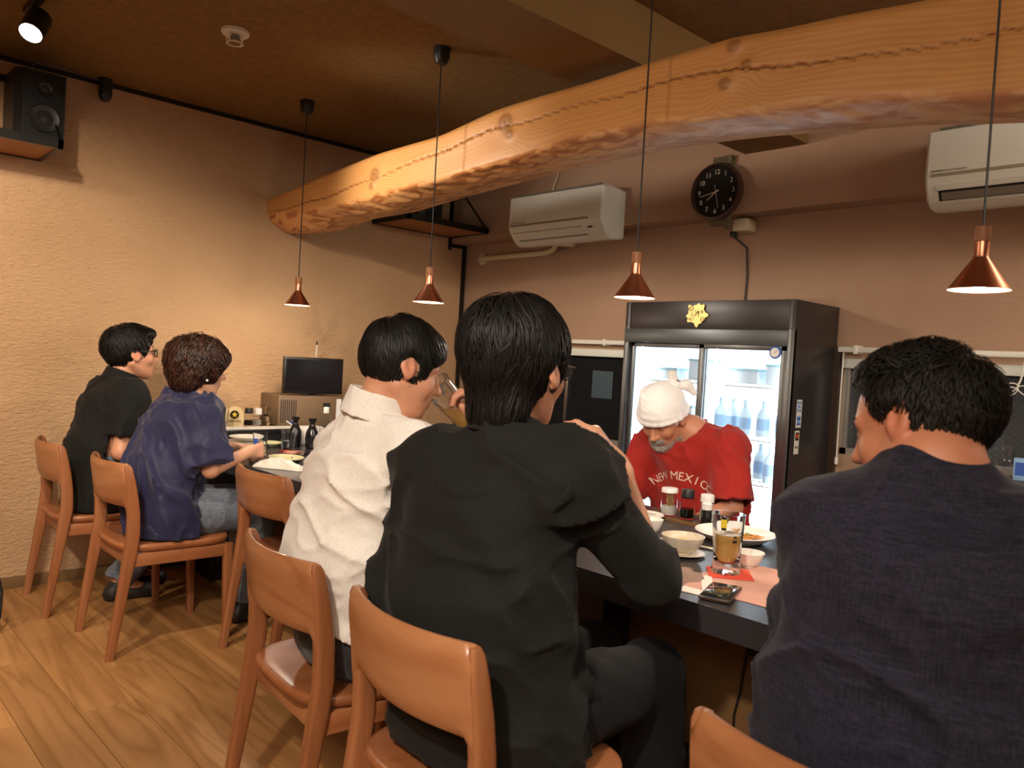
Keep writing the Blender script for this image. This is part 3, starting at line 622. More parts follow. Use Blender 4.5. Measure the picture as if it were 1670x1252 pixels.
for y in (h - .06, -h + .43, -.39): G().tube([(.075, y, .46), (.075, y, FZ - .18)], .007, 8).obj('light_tube', 'fled', fr)
zt = FZ - .205
def door(y0, y1, x, nm_):
    d_ = bpy.data.objects.new('sliding_door', None); COL.objects.link(d_); d_.parent = fr
    t = .028
    G().box((x, y0, .42), (x + .02, y0 + t, zt), .002).box((x, y1 - t, .42), (x + .02, y1, zt), .002).box((x, y0, zt - .022), (x + .02, y1, zt), .002).box((x, y0, .42), (x + .02, y1, .46), .002).obj('door_frame', 'fframe', d_)
    G().box((x + .008, y0 + t, .46), (x + .012, y1 - t, zt - .022)).obj('glass_pane', 'pglass', d_)
door(-h + .03, .012, 0.0, 0); door(-.016, h - .022, .024, 1)
for z in (.74, .945, 1.19):
    g = G()
    for y in np.linspace(-h + .045, h - .045, 30): g.box((.09, y - .0016, z - .0016), (.37, y + .0016, z + .0016))
    for x in (.09, .23, .37): g.box((x - .003, -h + .04, z - .006), (x + .003, h - .04, z - .001))
    g.obj('wire_shelf', 'white', fr)
tag(fr, None, None)
# contents (each its own thing)
pale = [mat('pale_glass_bottle', srgb(200, 220, 232), .15), mat('pale_label', srgb(150, 180, 210), .5), mat('container', srgb(224, 234, 240), .4), mat('pale_teal', srgb(170, 206, 214), .3)]
yc = (FY0 + FY1) / 2
def bottle_geo(r, h_, nr, nh): return [(0, 0), (r * .95, 0), (r, .006), (r, h_ * .58), (r * .8, h_ * .68), (nr, h_ * .78), (nr, h_ * .98), (nr * 1.15, h_ * .98), (nr * 1.15, h_), (0, h_)]
ORD = ['first', 'second', 'third', 'fourth', 'fifth', 'sixth', 'seventh', 'eighth', 'ninth']
fb0 = None; cnt = 0
where = {0.74: 'lowest', 0.945: 'middle', 1.19: 'top'}
for z, ysl in ((.748, np.linspace(-.40, .36, 9)), (.953, np.linspace(-.40, .02, 6))):
    for y in ysl:
        b_ = thing('glass_bottle', 'pale glass bottle on the %s wire shelf of the fridge, %s from the right' % (where[min(where, key=lambda q: abs(q - z))], ORD[list(ysl).index(y)]), 'bottle', (FX + .2 + random.uniform(-.04, .05), yc + y, z + .0016), 0, 'bottles on the %s fridge shelf' % where[min(where, key=lambda q: abs(q - z))])
        if fb0 is None:
            G().lathe(bottle_geo(.031, .17, .011, 0), n=18).obj('body', pale[0], b_); G().lathe([(.0315, .03), (.0315, .085)], n=18).obj('paper_label', pale[1], b_); fb0 = b_
        else:
            for c in fb0.children: copy_tree(c, b_)
for k, (y, w_, hh, z, lab) in enumerate(((-.33, .13, .10, 1.198, 'pale lidded food box at the right end of the top fridge shelf'), (-.15, .15, .075, 1.198, 'wide low food box in the middle of the right top fridge shelf'), (.10, .12, .11, 1.198, 'square food box behind the door bar on the top fridge shelf'), (.30, .14, .06, 1.198, 'flat food box at the left end of the top fridge shelf'), (.20, .15, .12, .953, 'tall white food box on the middle fridge shelf left of the bottles'), (.36, .09, .14, .953, 'narrow white food box at the left end of the middle fridge shelf'))):
    b_ = thing('food_container', lab, 'container', (FX + .22, yc + y, z))
    G().box((-.08, -w_ / 2, .001), (.08, w_ / 2, hh - .01), .006).obj('tub', pale[2], b_); G().box((-.084, -w_ / 2 - .004, hh - .012), (.084, w_ / 2 + .004, hh), .003).obj('lid', pale[3], b_)
# plaque on the header
pq = thing('plaque', 'golden lobed relief plaque on the header of the fridge', 'plaque', (FX - .001, 2.194, 1.518))
PF = frame((0, 0, 0), (0, -1, 0))
lob = []
for k in range(72):
    a = 2 * pi * k / 72; r = .050 + .006 * cos(5 * a + .8) + .004 * cos(8 * a) + .0035 * cos(13 * a + 1)
    lob.append((r * cos(a) * 1.08, r * sin(a)))
G().prism(lob, .004, mt=PF).obj('base_plate', 'gold', pq, ang=30)
dk = mat('plaque_relief', srgb(112, 90, 44), .5, .4)
g = G()
for (x, y, r) in ((-.03, .028, .012), (.034, -.024, .011), (-.036, -.022, .007), (.03, .014, .006)):
    g.lathe([(r, 0), (r, .0014), (r * .72, .0014), (r * .72, 0)], n=18, mt=PF @ Matrix.Translation((x, y, .004)))
    g.box((-.0022, -.0022, 0), (.0022, .0022, .0015), mt=PF @ Matrix.Translation((x, y, .004)))
for k in range(16):
    a = rng.uniform(0, 6.28); r = rng.uniform(0, .03); p = Vector((r * cos(a), r * sin(a), .0045)); an = rng.uniform(0, 6.28)
    g.tube([p + Vector((.010 * sin(an + t * 2.4) * t, .010 * cos(an + t * 2) * t, 0)) for t in (0, .4, .8, 1.2)], .0011, 5, mt=PF)
g.obj('relief', dk, pq)
th = thing('thermometer', 'small round white thermometer with a blue rim on the fridge glass', 'thermometer', (FX - .0005, 1.775, 1.349))
TF = frame((0, 0, 0), (0, -1, 0))
G().lathe([(0, .004), (.0215, .004), (.026, .006), (.0285, .004), (.0285, 0), (0, 0)], n=32, mt=TF).obj('case', 'blue', th)
G().lathe([(0, .0065), (.021, .0065), (.021, .004)], n=28, mt=TF).obj('dial', 'white', th)
G().box((-.001, -.004, .0066), (.001, .016, .0072), mt=TF @ Matrix.Rotation(-.9, 4, 'Z')).obj('pointer', 'blue', th)
# payment stickers on the right flank
st = thing('payment_sticker', 'upper white sticker with blue card marks on the fridge side', 'sticker', (3.345, FY0 - .0006, 1.085), 0, 'stickers on the fridge side')
SF = frame((0, 0, 0), (1, 0, 0))
def stick(par, x0, y0, x1, y1, m, z=.0004, nm='print'): G().box((x0, y0, z - .0003), (x1, y1, z + .0002), mt=SF).obj(nm, m, par, smooth=False)
stick(st, -.024, -.062, .024, .062, 'white', .0003, 'sheet')
for r in range(3):
    for c in range(3): stick(st, -.017 + c * .012, .042 - r * .017, -.008 + c * .012, .055 - r * .017, 'blue' if (r + c) % 2 == 0 else 'blues', .0008)
stick(st, -.016, -.05, .016, -.010, 'blues', .0008); stick(st, -.016, -.028, .016, -.016, 'blue', .0011); stick(st, -.016, -.05, .016, -.042, 'blue', .0011)
st2 = thing('payment_sticker', 'lower white sticker with a red square and card name on the fridge side', 'sticker', (3.340, FY0 - .0006, .958), 0, 'stickers on the fridge side')
stick(st2, -.021, -.052, .021, .052, 'white', .0003, 'sheet'); stick(st2, -.015, .008, .016, .044, 'black', .0008)
G().lathe([(0, 0), (.010, 0)], n=20, mt=SF @ Matrix.Translation((-.003, .028, .0013))).obj('print', mat('red_disc', srgb(210, 60, 30), .5), st2); G().lathe([(0, 0), (.010, 0)], n=20, mt=SF @ Matrix.Translation((.005, .028, .0016))).obj('print', 'orange', st2)
vs, fs = text_geo('VISA', .016, .0003); G().add(vs, fs, SF @ Matrix.Translation((0, -.022, .0012))).obj('lettering', 'black', st2, smooth=False, fixn=False)

# ============================================================ counter
CT = thing('counter', 'long dark slate counter with a thick edge running the length of the room', 'counter', (2.0, 1.5, 0))
def cb_(lo, hi, nm, m, bev=.002): return G().box((lo[0] - 2.0, lo[1] - 1.5, lo[2]), (hi[0] - 2.0, hi[1] - 1.5, hi[2]), bev).obj(nm, m, CT)
# slab outline with a rounded front corner at the far end
ol = [(1.568, -1.2), (1.568, 3.62)] + [(1.568 + .42 - .42 * cos(a), 3.62 + .42 * sin(a)) for a in np.linspace(.15, pi / 2, 9)] + [(2.5, 4.04), (2.5, -1.2)]
G().prism([(x - 2.0, y - 1.5) for x, y in ol], .062, mt=Matrix.Translation((0, 0, .658))).obj('worktop', 'slate', CT, ang=40)
cb_((1.93, -1.2, .06), (1.96, 1.47, .658), 'front_panel', 'panel'); cb_((1.93, 1.62, .06), (1.96, 3.98, .658), 'front_panel', 'panel')
cb_((1.80, 1.47, .0), (1.96, 1.62, .658), 'support_post', 'brownd')
cb_((1.74, -1.2, .12), (1.93, 1.47, .20), 'foot_rest', 'brownd', .004); cb_((1.74, 1.62, .12), (1.93, 3.98, .20), 'foot_rest', 'brownd', .004)
cb_((2.42, -1.2, .0), (2.46, 3.98, .658), 'back_panel', 'brownd'); cb_((1.96, -1.2, .0), (2.42, 3.98, .05), 'plinth', 'brownd')
so = thing('counter_socket', 'small black socket box on the panel under the counter', 'socket', (1.93, 1.04, .535))
G().box((-.022, -.028, -.024), (0, .028, .024), .003).obj('box', 'black', so); G().lathe([(0, .001), (.004, .001), (.004, 0)], n=10, mt=Matrix.Translation((-.022, 0, 0)) @ Matrix.Rotation(-pi / 2, 4, 'Y')).obj('screw', 'steel', so)
tag(G().tube([(1.926, 1.075, .51), (1.925, 1.085, .40), (1.927, 1.10, .33), (1.926, 1.095, .21)], .0035, 6).obj('power_lead', 'black'), 'thin dark lead hanging below the socket under the counter', 'cable')
CZ = .7205
# raised black ledge against the plaster wall
lg = thing('raised_ledge', 'low black raised ledge along the plaster wall end of the counter', 'ledge', (2.15, 4.25, 0))
G().box((-.42, -.205, .775), (.75, .20, .80), .003).obj('ledge_top', 'blackc', lg); G().box((-.40, -.18, .0), (.74, .20, .775)).obj('ledge_body', 'black', lg)
LZ = .8005

# ============================================================ things on the counter
def lathe_thing(name, label, cat, loc, prof, m, group=None, n=36, part='body'):
    t = thing(name, label, cat, loc, 0, group); G().lathe(prof, n=n).obj(part, m, t); return t
def plate_prof(r, h_, t=.004): return [(0, .003), (r * .55, .003), (r * .62, .0), (r * .5, .0), (r * .62, .0005), (r * .78, h_ * .35), (r, h_), (r * .985, h_ + .002), (r * .72, h_ * .45 + t), (r * .5, .006 + t), (0, .006 + t)]
def bowl_prof(r, h_, t=.004):
    o = [(0, .0), (r * .42, .0), (r * .44, .008), (r * .62, h_ * .22), (r * .86, h_ * .58), (r * .98, h_ * .92), (r, h_)]
    i_ = [(r - .003, h_), (r * .98 - t, h_ * .90), (r * .86 - t, h_ * .6), (r * .6, h_ * .27), (r * .3, h_ * .14), (0, h_ * .13)]
    return o + i_
bw = thing('bowl', 'cream stoneware bowl of pale broth beside the beer mug', 'bowl', (1.94, 1.305, CZ))
G().lathe(bowl_prof(.062, .052)).obj('body', 'bowlw', bw); G().lathe([(0, .036), (.049, .036)]).obj('broth', mat('broth', srgb(214, 186, 140), .2), bw)
lathe_thing('saucer', 'small white saucer under the cream stoneware bowl', 'saucer', (1.94, 1.305, CZ - .0), [(0, 0), (.03, 0)], 'ceramic')
bpy.data.objects.remove(bpy.data.objects['saucer'].children[0]); s_ = bpy.data.objects['saucer']
G().lathe([(0, .0), (.03, .0), (.062, .006), (.066, .008), (.062, .009), (.03, .003), (0, .003)]).obj('dish', 'bowlw', s_); bw.location.z += .0035
s2 = thing('small_bowl', 'small white bowl behind the beer mug', 'bowl', (1.985, 1.12, CZ))
G().lathe(bowl_prof(.042, .042)).obj('body', 'ceramic', s2)
pl = thing('dinner_plate', 'large white plate with leftover noodles behind the beer mug', 'plate', (2.255, 1.325, CZ))
G().lathe(plate_prof(.125, .028), n=48).obj('dish', 'ceramic', pl)
g = G(); 
for k in range(46):
    a = rng.uniform(0, 6.28); r0 = rng.uniform(0, .035); p = Vector((.02 + r0 * cos(a), -.035 + r0 * sin(a), .012 + rng.uniform(0, .01))); b_ = rng.uniform(0, 6.28)
    g.tube([p + Vector((.014 * cos(b_ + t * 1.3) * t, .014 * sin(b_ + t) * t, .002 * sin(t * 3))) for t in (0, .5, 1, 1.5)], .0016, 5)
g.obj('noodles', 'food', pl)['kind'] = 'stuff'
g = G()
for k in range(24):
    a = rng.uniform(0, 6.28); r0 = rng.uniform(0, .03); g.box((-.003, -.0015, 0), (.003, .0015, .001), mt=Matrix.Translation((.02 + r0 * cos(a), -.035 + r0 * sin(a), .024)) @ Matrix.Rotation(a * 3, 4, 'Z'))
g.obj('chopped_herbs', 'herb', pl)['kind'] = 'stuff'
ry = thing('condiment_tray', 'dark wooden tray holding the condiment jars in front of the cook', 'tray', (2.40, 1.60, CZ), 0)
G().box((-.075, -.125, 0), (.075, .125, .006), .002).obj('base', 'brownd', ry)
G().box((-.08, -.13, .0), (-.074, .13, .012)).box((.074, -.13, 0), (.08, .13, .012)).box((-.08, -.13, 0), (.08, -.124, .012)).box((-.08, .124, 0), (.08, .13, .012)).obj('rim', 'panel', ry)
TZ = CZ + .0065
def jar(name, label, cat, x, y, z, r, h_, content, lidm, lidh=.02, fill=.5, lidr=1.0):
    j = thing(name, label, cat, (x, y, z), 0)
    G().lathe([(0, 0), (r * .96, 0), (r, .004), (r * .97, h_ * .5), (r * .9, h_), (r * .86, h_), (r * .92, h_ * .5), (r * .93, .006), (0, .006)], n=26).obj('glass_body', 'pglass', j)
    if content: G().lathe([(0, .0065), (r * .91, .0065), (r * .90, h_ * fill), (0, h_ * fill)], n=24).obj('contents', content, j)
    G().lathe([(0, h_ + lidh), (r * lidr * .86, h_ + lidh), (r * lidr * .92, h_ + lidh - .003), (r * lidr * .95, h_ - .004), (r * lidr * .9, h_ - .004)], n=24).obj('lid', lidm, j)
    return j
tp = jar('toothpick_holder', 'white-lidded holder full of toothpicks on the condiment tray', 'toothpick holder', 2.375, 1.665, TZ, .030, .088, 'paper', 'lid', .012, .42, 1.05)
for k in range(22):
    a = rng.uniform(0, 6.28); r0 = .02 * math.sqrt(rng.uniform(0, 1)); tt = rng.normal(0, .004, 2)
    G().tube([(r0 * cos(a), r0 * sin(a), .037), (r0 * cos(a) + tt[0], r0 * sin(a) + tt[1], .085)], .0011, 5).obj('toothpick', 'tooth', tp)
jar('soy_sauce_bottle', 'black-capped soy sauce bottle between the holder and the sugar jar', 'sauce bottle', 2.385, 1.595, TZ, .027, .078, 'soy', 'black', .026, .48, .9)
jar('salt_shaker', 'white-lidded glass shaker of white powder behind the beer mug', 'shaker', 2.40, 1.525, TZ, .025, .075, 'paper', 'lid', .022, .55, 1.0)
pp_ = thing('pepper_shaker', 'small dark-bottomed shaker beside the white powder shaker', 'shaker', (2.345, 1.49, TZ)); G().lathe([(0, 0), (.018, 0), (.018, .03), (.017, .055), (0, .055)], n=20).obj('body', 'blackc', pp_); G().lathe([(.0175, .055), (.018, .075), (.012, .08), (0, .08)], n=20).obj('lid', 'lid', pp_)
sb = thing('side_plate', 'white plate with a folded paper left of the condiment tray', 'plate', (2.27, 1.70, CZ)); G().lathe(plate_prof(.075, .016)).obj('dish', 'ceramic', sb)
G().box((-.05, -.012, .02), (.05, .02, .022), mt=Matrix.Rotation(.5, 4, 'Z')).obj('folded_paper', 'paper', sb)
cpw = thing('white_cup', 'small white cup at the left of the counter behind the raised arm', 'cup', (2.10, 1.535, CZ)); G().lathe(bowl_prof(.038, .045)).obj('body', 'ceramic', cpw)
# beer mugs: faceted jug glass with handle
def beer_mug(label, loc, fill, mt=None, surf=None):
    b_ = thing('beer_mug', label, 'beer mug', loc, 0)
    R0, R1, H = .036, .0425, .155
    prof = [(0, 0), (R0 + .002, 0), (R0 + .003, .006), (R0 - .003, .03), (R0 - .001, .05), (R1 - .002, .12), (R1, H), (R1 - .0035, H), (R1 - .006, .12), (R0 - .006, .05), (R0 - .01, .032), (R0 - .014, .026), (0, .024)]
    g = G(); vs, fs = [], []; n = 40
    for r, z in prof:
        for k in range(n):
            a = 2 * pi * k / n; fl_ = 1 + (.035 * abs(math.cos(5 * a)) if .03 < z < .12 and r > R0 - .004 else 0); vs.append((r * fl_ * cos(a), r * fl_ * sin(a), z))
    for j in range(len(prof) - 1):
        for k in range(n): fs.append((j * n + k, j * n + (k + 1) % n, (j + 1) * n + (k + 1) % n, (j + 1) * n + k))
    g.add(vs, fs).obj('glass_body', 'glass', b_, ang=60)
    hd = G().tube([(R1 - .002, 0, .125), (R1 + .022, 0, .128), (R1 + .036, 0, .11), (R1 + .036, 0, .07), (R1 + .024, 0, .045), (R0 - .001, 0, .045)], .0065, 10).obj('handle', 'glass', b_)
    if surf is None:
        G().lathe([(0, .0245), (R0 - .0145, .0265), (R0 - .0105, .0325), (R0 - .0065, .05), (R0 - .003, fill), (0, fill)], n=36).obj('beer', 'beer', b_)
        G().lathe([(R0 - .003, fill), (R0 - .0025, fill + .002), (0, fill + .0015)], n=36).obj('foam_ring', 'foam', b_)
    return b_, hd
mg, hd = beer_mug('handled mug half full of golden beer standing on a red coaster', (1.868, 1.118, CZ + .004), .100)
mg.rotation_euler = (0, 0, radians(40))
# printed crests on the mug
g = G().lathe([(0, 0), (.006, .0), (.0075, .004), (.006, .013), (0, .017)], n=6); 
LF = Matrix.Rotation(radians(180 + 48 + 20), 4, 'Z')
def mug_print(par, az, z, w, h__, m, rr=.0426):
    g = G(); g.grid(lambda u, v: (rr * cos(az + (u - .5) * w / rr) * (1 + .0), rr * sin(az + (u - .5) * w / rr), z + v * h__), 8, 4); return g.obj('printed_crest', m, par, fixn=False)
a0 = radians(180 + 31 - 40)
mug_print(mg, a0 - .28, .122, .016, .022, 'yellow'); mug_print(mg, a0 - .28, .116, .012, .006, 'blackm'); mug_print(mg, a0 - .28, .1445, .010, .005, 'blackm')
mug_print(mg, a0 + .45, .085, .012, .006, 'blackm', .0418); mug_print(mg, a0 + .45, .098, .008, .004, 'blackm', .042)
ctr = thing('coaster', 'square red coaster under the upright beer mug', 'coaster', (1.865, 1.105, CZ + .0012), radians(38)); G().box((-.056, -.056, 0), (.056, .056, .0025), .001).obj('pad', 'red', ctr)
pm = thing('placemat', 'pinkish paper placemat under the red coaster', 'placemat', (1.855, 1.03, CZ), radians(4)); G().box((-.185, -.14, 0), (.175, .125, .0009)).obj('sheet', 'pink', pm)
ph = thing('smartphone', 'smartphone lying face up on the placemat edge, its screen reflecting the mug', 'phone', (1.675, 1.012, CZ + .0012), radians(20))
G().box((-.072, -.037, 0), (.072, .037, .0085), .003).obj('case', mat('phone_case', srgb(60, 44, 36), .35), ph); G().box((-.069, -.034, .0084), (.069, .034, .0092), .0003).obj('screen', 'phone', ph)
tw = thing('hand_towel', 'crumpled brownish hand towel beside the smartphone', 'towel', (1.695, 1.155, CZ + .001), 0)
def crumple(rx, ry_, hh, seed, nu=40, nv=26):
    r_ = np.random.default_rng(seed); ph_ = r_.uniform(0, 6.28, 8); fr_ = r_.uniform(2, 8, (8, 2))
    def f(u, v):
        x = (u - .5) * 2; y = (v - .5) * 2; e = max(0, 1 - max(abs(x) ** 3, abs(y) ** 3))
        hgt = sum(abs(sin(fr_[k, 0] * x + fr_[k, 1] * y + ph_[k])) for k in range(8)) / 8
        w = 1 + .18 * sin(4 * y + ph_[0]) + .12 * sin(9 * y + ph_[1])
        return (x * rx * w, y * ry_ * (1 + .15 * sin(5 * x + ph_[2])), hh * e * (0.25 + hgt))
    return G().grid(f, nu, nv)
crumple(.075, .045, .028, 3).obj('folded_cloth', 'cloth', tw)
np_ = thing('paper_napkin', 'white folded paper slip between the towel and the red coaster', 'napkin', (1.73, 1.085, CZ + .0012), radians(35)); G().box((-.07, -.014, 0), (.07, .014, .002)).obj('sheet', 'paper', np_)
cs = thing('paper_slip', 'white paper slip near the counter edge left of the phone', 'paper', (1.655, 1.10, CZ + .0), radians(10)); G().box((-.04, -.07, 0), (.05, .05, .0008)).obj('sheet', 'paper', cs)
chs = thing('chopsticks', 'pair of pale chopsticks resting behind the cream bowl', 'chopsticks', (2.06, 1.37, CZ + .004), radians(100))
for k in (0, 1): G().tube([(-.10, k * .008, 0), (.10, k * .002, 0)], [.0032, .0018], 6).obj('chopstick', 'ceramic' if k else 'tooth', chs)
# ---- far end of the counter
def tumbler(label, x, y, z, r, h_, fill, tint=None, cat='glass', nm='tumbler'):
    t = thing(nm, label, cat, (x, y, z), 0)
    G().lathe([(0, 0), (r * .8, 0), (r * .82, .004), (r, h_), (r - .002, h_), (r * .8 - .002, .010), (0, .009)], n=30).obj('glass_body', 'glass', t)
    if fill: G().lathe([(0, .0095), (r * .8 - .0025, .0105), (r * (.8 + .2 * fill) - .0027, h_ * fill), (0, h_ * fill)], n=28).obj('water', 'water', t)
    return t
tumbler('straight glass tumbler of clear water standing in front of the black sake flasks', 2.00, 3.785, CZ, .039, .105, .45)
cp = tumbler('glass with a blue printed mark held by the woman in the navy blouse', 1.682, 3.447, CZ + .018, .034, .112, .5, nm='tumbler')
mug_print(cp, radians(210), .06, .022, .028, 'blue', .0358)
tumbler('tall glass with blue tinted print standing behind the navy sleeve', 1.80, 4.14, LZ, .033, .11, .3)
for x, y, lab in ((2.10, 3.90, 'black sake flask with a pinched neck behind the water tumbler, left one'), (2.145, 3.80, 'black sake flask with a pinched neck behind the water tumbler, right one')):
    f_ = thing('sake_flask', lab, 'flask', (x, y, CZ), 0, 'black sake flasks'); G().lathe([(0, 0), (.028, 0), (.033, .006), (.035, .05), (.032, .085), (.018, .115), (.0125, .126), (.0125, .132), (.023, .155), (.0235, .158), (.021, .158), (.010, .134), (0, .13)], n=30).obj('body', 'blackc', f_)
bt = thing('water_bottle', 'clear plastic water bottle with a white cap near the monitor', 'bottle', (2.26, 3.86, CZ))
G().lathe([(0, 0), (.030, 0), (.034, .008), (.034, .06), (.0325, .064), (.034, .07), (.034, .13), (.026, .162), (.014, .18), (.0135, .19), (.0125, .19), (.0125, .18), (.0325, .13), (.0325, .009), (0, .006)], n=30).obj('bottle_body', 'pglass', bt)
G().lathe([(0, .0065), (.032, .009), (.032, .05), (0, .05)], n=26).obj('water', 'water', bt); G().lathe([(.0155, .182), (.016, .184), (.016, .212), (.014, .215), (0, .215)], n=24).obj('cap', 'white', bt)
tpo = thing('tape_ring', 'pale blue translucent ring standing upright beside the water bottle', 'ring', (2.37, 3.885, CZ + .095), radians(25))
G().box((-.03, -.03, -.095), (.03, .03, -.052), .004).obj('stand', 'panel', tpo)
G().lathe([(.026, -.016), (.044, -.016), (.048, -.010), (.048, .010), (.044, .016), (.026, .016), (.026, -.016)], n=40, mt=Matrix.Scale(1.15, 4, (0, 0, 1)) @ Matrix.Rotation(pi / 2, 4, 'X')).obj('ring', mat('pale_blue_plastic', srgb(200, 220, 240), .2), tpo)
pt = thing('serving_plate', 'long white rectangular serving plate on the raised black ledge', 'plate', (2.03, 4.085, LZ), 0); G().prism([(-.26, -.03), (-.2, -.035), (.22, -.035), (.27, -.02), (.27, .05), (-.26, .05)], .007).obj('dish', 'ceramic', pt, ang=30)
for k, (r, z) in enumerate(((.11, 0), (.105, .022), (.092, .044))):
    p_ = thing('round_plate', ('bottom', 'middle', 'top')[k] + ' plate of the white stack near the navy sleeve', 'plate', (1.80 + .012 * k, 3.86 + .01 * k, CZ + z), 0, 'stacked white plates'); G().lathe([(0, .002), (r * .5, 0), (r * .6, .002), (r, .019), (r - .002, .021), (r * .6, .008), (0, .006)], n=40).obj('dish', 'ceramic', p_)
yp = thing('yellow_plate', 'pale yellow rimmed dish behind the held glass', 'plate', (1.97, 3.95, CZ)); G().lathe([(0, 0), (.05, 0), (.075, .018), (.0745, .022), (.05, .006), (0, .006)], n=36).obj('dish', 'celadon', yp)
ov = thing('oval_plate', 'empty pale green oval plate in front of the water tumbler', 'plate', (1.80, 3.415, CZ), radians(0))
G().lathe([(0, 0), (.045, 0), (.05, .002), (.078, .016), (.0775, .019), (.05, .007), (0, .006)], n=40, sx=1.0, sy=1.25).obj('dish', 'celadon', ov)
wt = thing('oshibori_towel', 'damp white hand towel crumpled at the counter edge behind the empty chair', 'towel', (1.65, 3.20, CZ + .001), radians(-60)); crumple(.11, .022, .042, 11, 60, 24).obj('cloth', 'clothw', wt)
wt2 = thing('oshibori_towel', 'white hand towel strip lying right of the crumpled one', 'towel', (1.73, 3.05, CZ + .001), radians(-72)); crumple(.075, .024, .03, 12, 44, 20).obj('cloth', 'clothw', wt2)
rm = thing('leaf_scraps', 'pinkish crumpled scraps of leaf and paper beside the tumbler', 'scraps', (1.93, 3.60, CZ + .001), radians(30)); crumple(.075, .035, .018, 5, 40, 20).obj('scraps', mat('scraps', srgb(190, 150, 130), .9, var=(40, srgb(130, 60, 50))), rm)
sc1 = thing('small_red_packet', 'small dark red packet lying left of the tumbler', 'packet', (1.955, 3.72, CZ), radians(20)); G().box((-.03, -.018, 0), (.03, .018, .006), .002).obj('packet', mat('red_packet', srgb(150, 40, 30), .5), sc1)
dp = thing('dark_coaster', 'dark slate mat beyond the held glass', 'mat', (1.90, 3.50, CZ), radians(5)); G().box((-.06, -.05, 0), (.10, .09, .011), .004).obj('mat', 'blackc', dp)
# card with the star mark
cd = thing('sign_card', 'arched beige card with a gold star in a black disc on the ledge', 'sign', (1.895, 4.20, LZ), radians(-28))
CFm = frame((0, 0, 0), (1, 0, 0))
arc = [(-.047, 0), (.047, 0), (.047, .065)] + [(.047 * cos(a), .065 + .047 * sin(a)) for a in np.linspace(.15, pi - .15, 14)] + [(-.047, .065)]
G().prism(arc, .006, mt=CFm).obj('card', 'cork', cd, ang=30)
G().lathe([(0, 0), (.023, 0), (.023, -.001)], n=32, mt=CFm @ Matrix.Translation((0, .066, .0075))).obj('disc', 'blackm', cd)
sp_ = [((.018 if k % 2 == 0 else .0075) * cos(pi / 2 + k * pi / 5), .066 + (.018 if k % 2 == 0 else .0075) * sin(pi / 2 + k * pi / 5)) for k in range(10)]
G().prism(sp_, .001, mt=CFm @ Matrix.Translation((0, 0, .0078))).obj('star', 'yellow', cd, smooth=False)
vs, fs = text_geo('SAPPORO', .0165, .0003); G().add(vs, fs, CFm @ Matrix.Translation((0, .030, .0068))).obj('lettering', 'blackm', cd, smooth=False, fixn=False)
G().box((-.03, -.0, .0), (.03, .03, .004), mt=Matrix.Translation((0, .006, 0))).obj('foot', 'cork', cd)
jar('soy_sauce_bottle', 'black-capped soy sauce bottle on the ledge right of the star card', 'sauce bottle', 1.985, 4.22, LZ, .026, .075, 'soy', 'black', .025, .45, .9)
jar('salt_shaker', 'white-capped shaker on the ledge between soy bottle and upside-down glass', 'shaker', 2.046, 4.235, LZ, .022, .068, 'paper', 'lid', .03, .5, 1.05)
gl = thing('stem_glass', 'upturned stemmed glass with a round foot on the ledge', 'glass', (2.105, 4.27, LZ), 0); G().lathe([(.030, 0), (.032, .02), (.027, .05), (.006, .062), (.004, .07), (.004, .108), (.027, .112), (.028, .114), (0, .115)], n=30).obj('glass_body', 'glass', gl)
wb = thing('white_box', 'white open box with dark pens sticking out near the flasks', 'box', (2.22, 3.985, CZ), radians(0)); G().box((-.085, -.035, 0), (.085, .035, .098), .006).obj('box', 'ceramic', wb)
for k in range(3): G().tube([(-.05 - .01 * k, 0, .09), (-.10 - .012 * k, -.02 + .015 * k, .128)], .004, 8).obj('pen', ('blackm', 'blue', 'paper')[k], wb)
# appliance with the monitor
ap = thing('compact_appliance', 'brown-grey boxy appliance with vertical vents under the black monitor', 'appliance', (2.35, 4.30, LZ), radians(-5))
G().box((-.20, -.14, 0), (.20, .13, .175), .004).obj('case', 'taupe', ap)
for k in range(8): G().box((-.187 + k * .0125, -.1405, .02), (-.181 + k * .0125, -.139, .150)).obj('vent_slot', 'black', ap)
G().box((.07, -.1415, .085), (.115, -.139, .135)).obj('control_panel', 'black', ap); G().box((.155, -.1415, .02), (.185, -.139, .16)).obj('edge_strip', 'lid', ap)
mo = thing('monitor', 'black flat monitor standing on the appliance by the plaster wall', 'monitor', (2.345, 4.175, LZ + .1755), radians(-9))
G().box((-.178, -.015, .012), (.178, .018, .222), .005).obj('bezel', 'blackm', mo); G().box((-.165, -.0165, .026), (.165, -.0145, .208)).obj('screen', 'screen', mo)
G().box((-.06, -.01, 0), (.06, .07, .006), .002).box((-.02, .01, .004), (.02, .03, .05)).obj('stand', 'blackm', mo)
at_ = thing('antenna', 'thin white rod antenna with a dark tip behind the monitor', 'antenna', (2.43, 4.30, LZ + .1755)); G().tube([(0, 0, 0), (0, 0, .30)], .003, 6).obj('rod', 'white', at_); G().tube([(0, 0, .298), (0, 0, .318)], .0055, 8).obj('tip', 'blackm', at_); G().lathe([(0, 0), (.02, 0), (.02, .008), (.004, .012)], n=16).obj('base', 'black', at_)
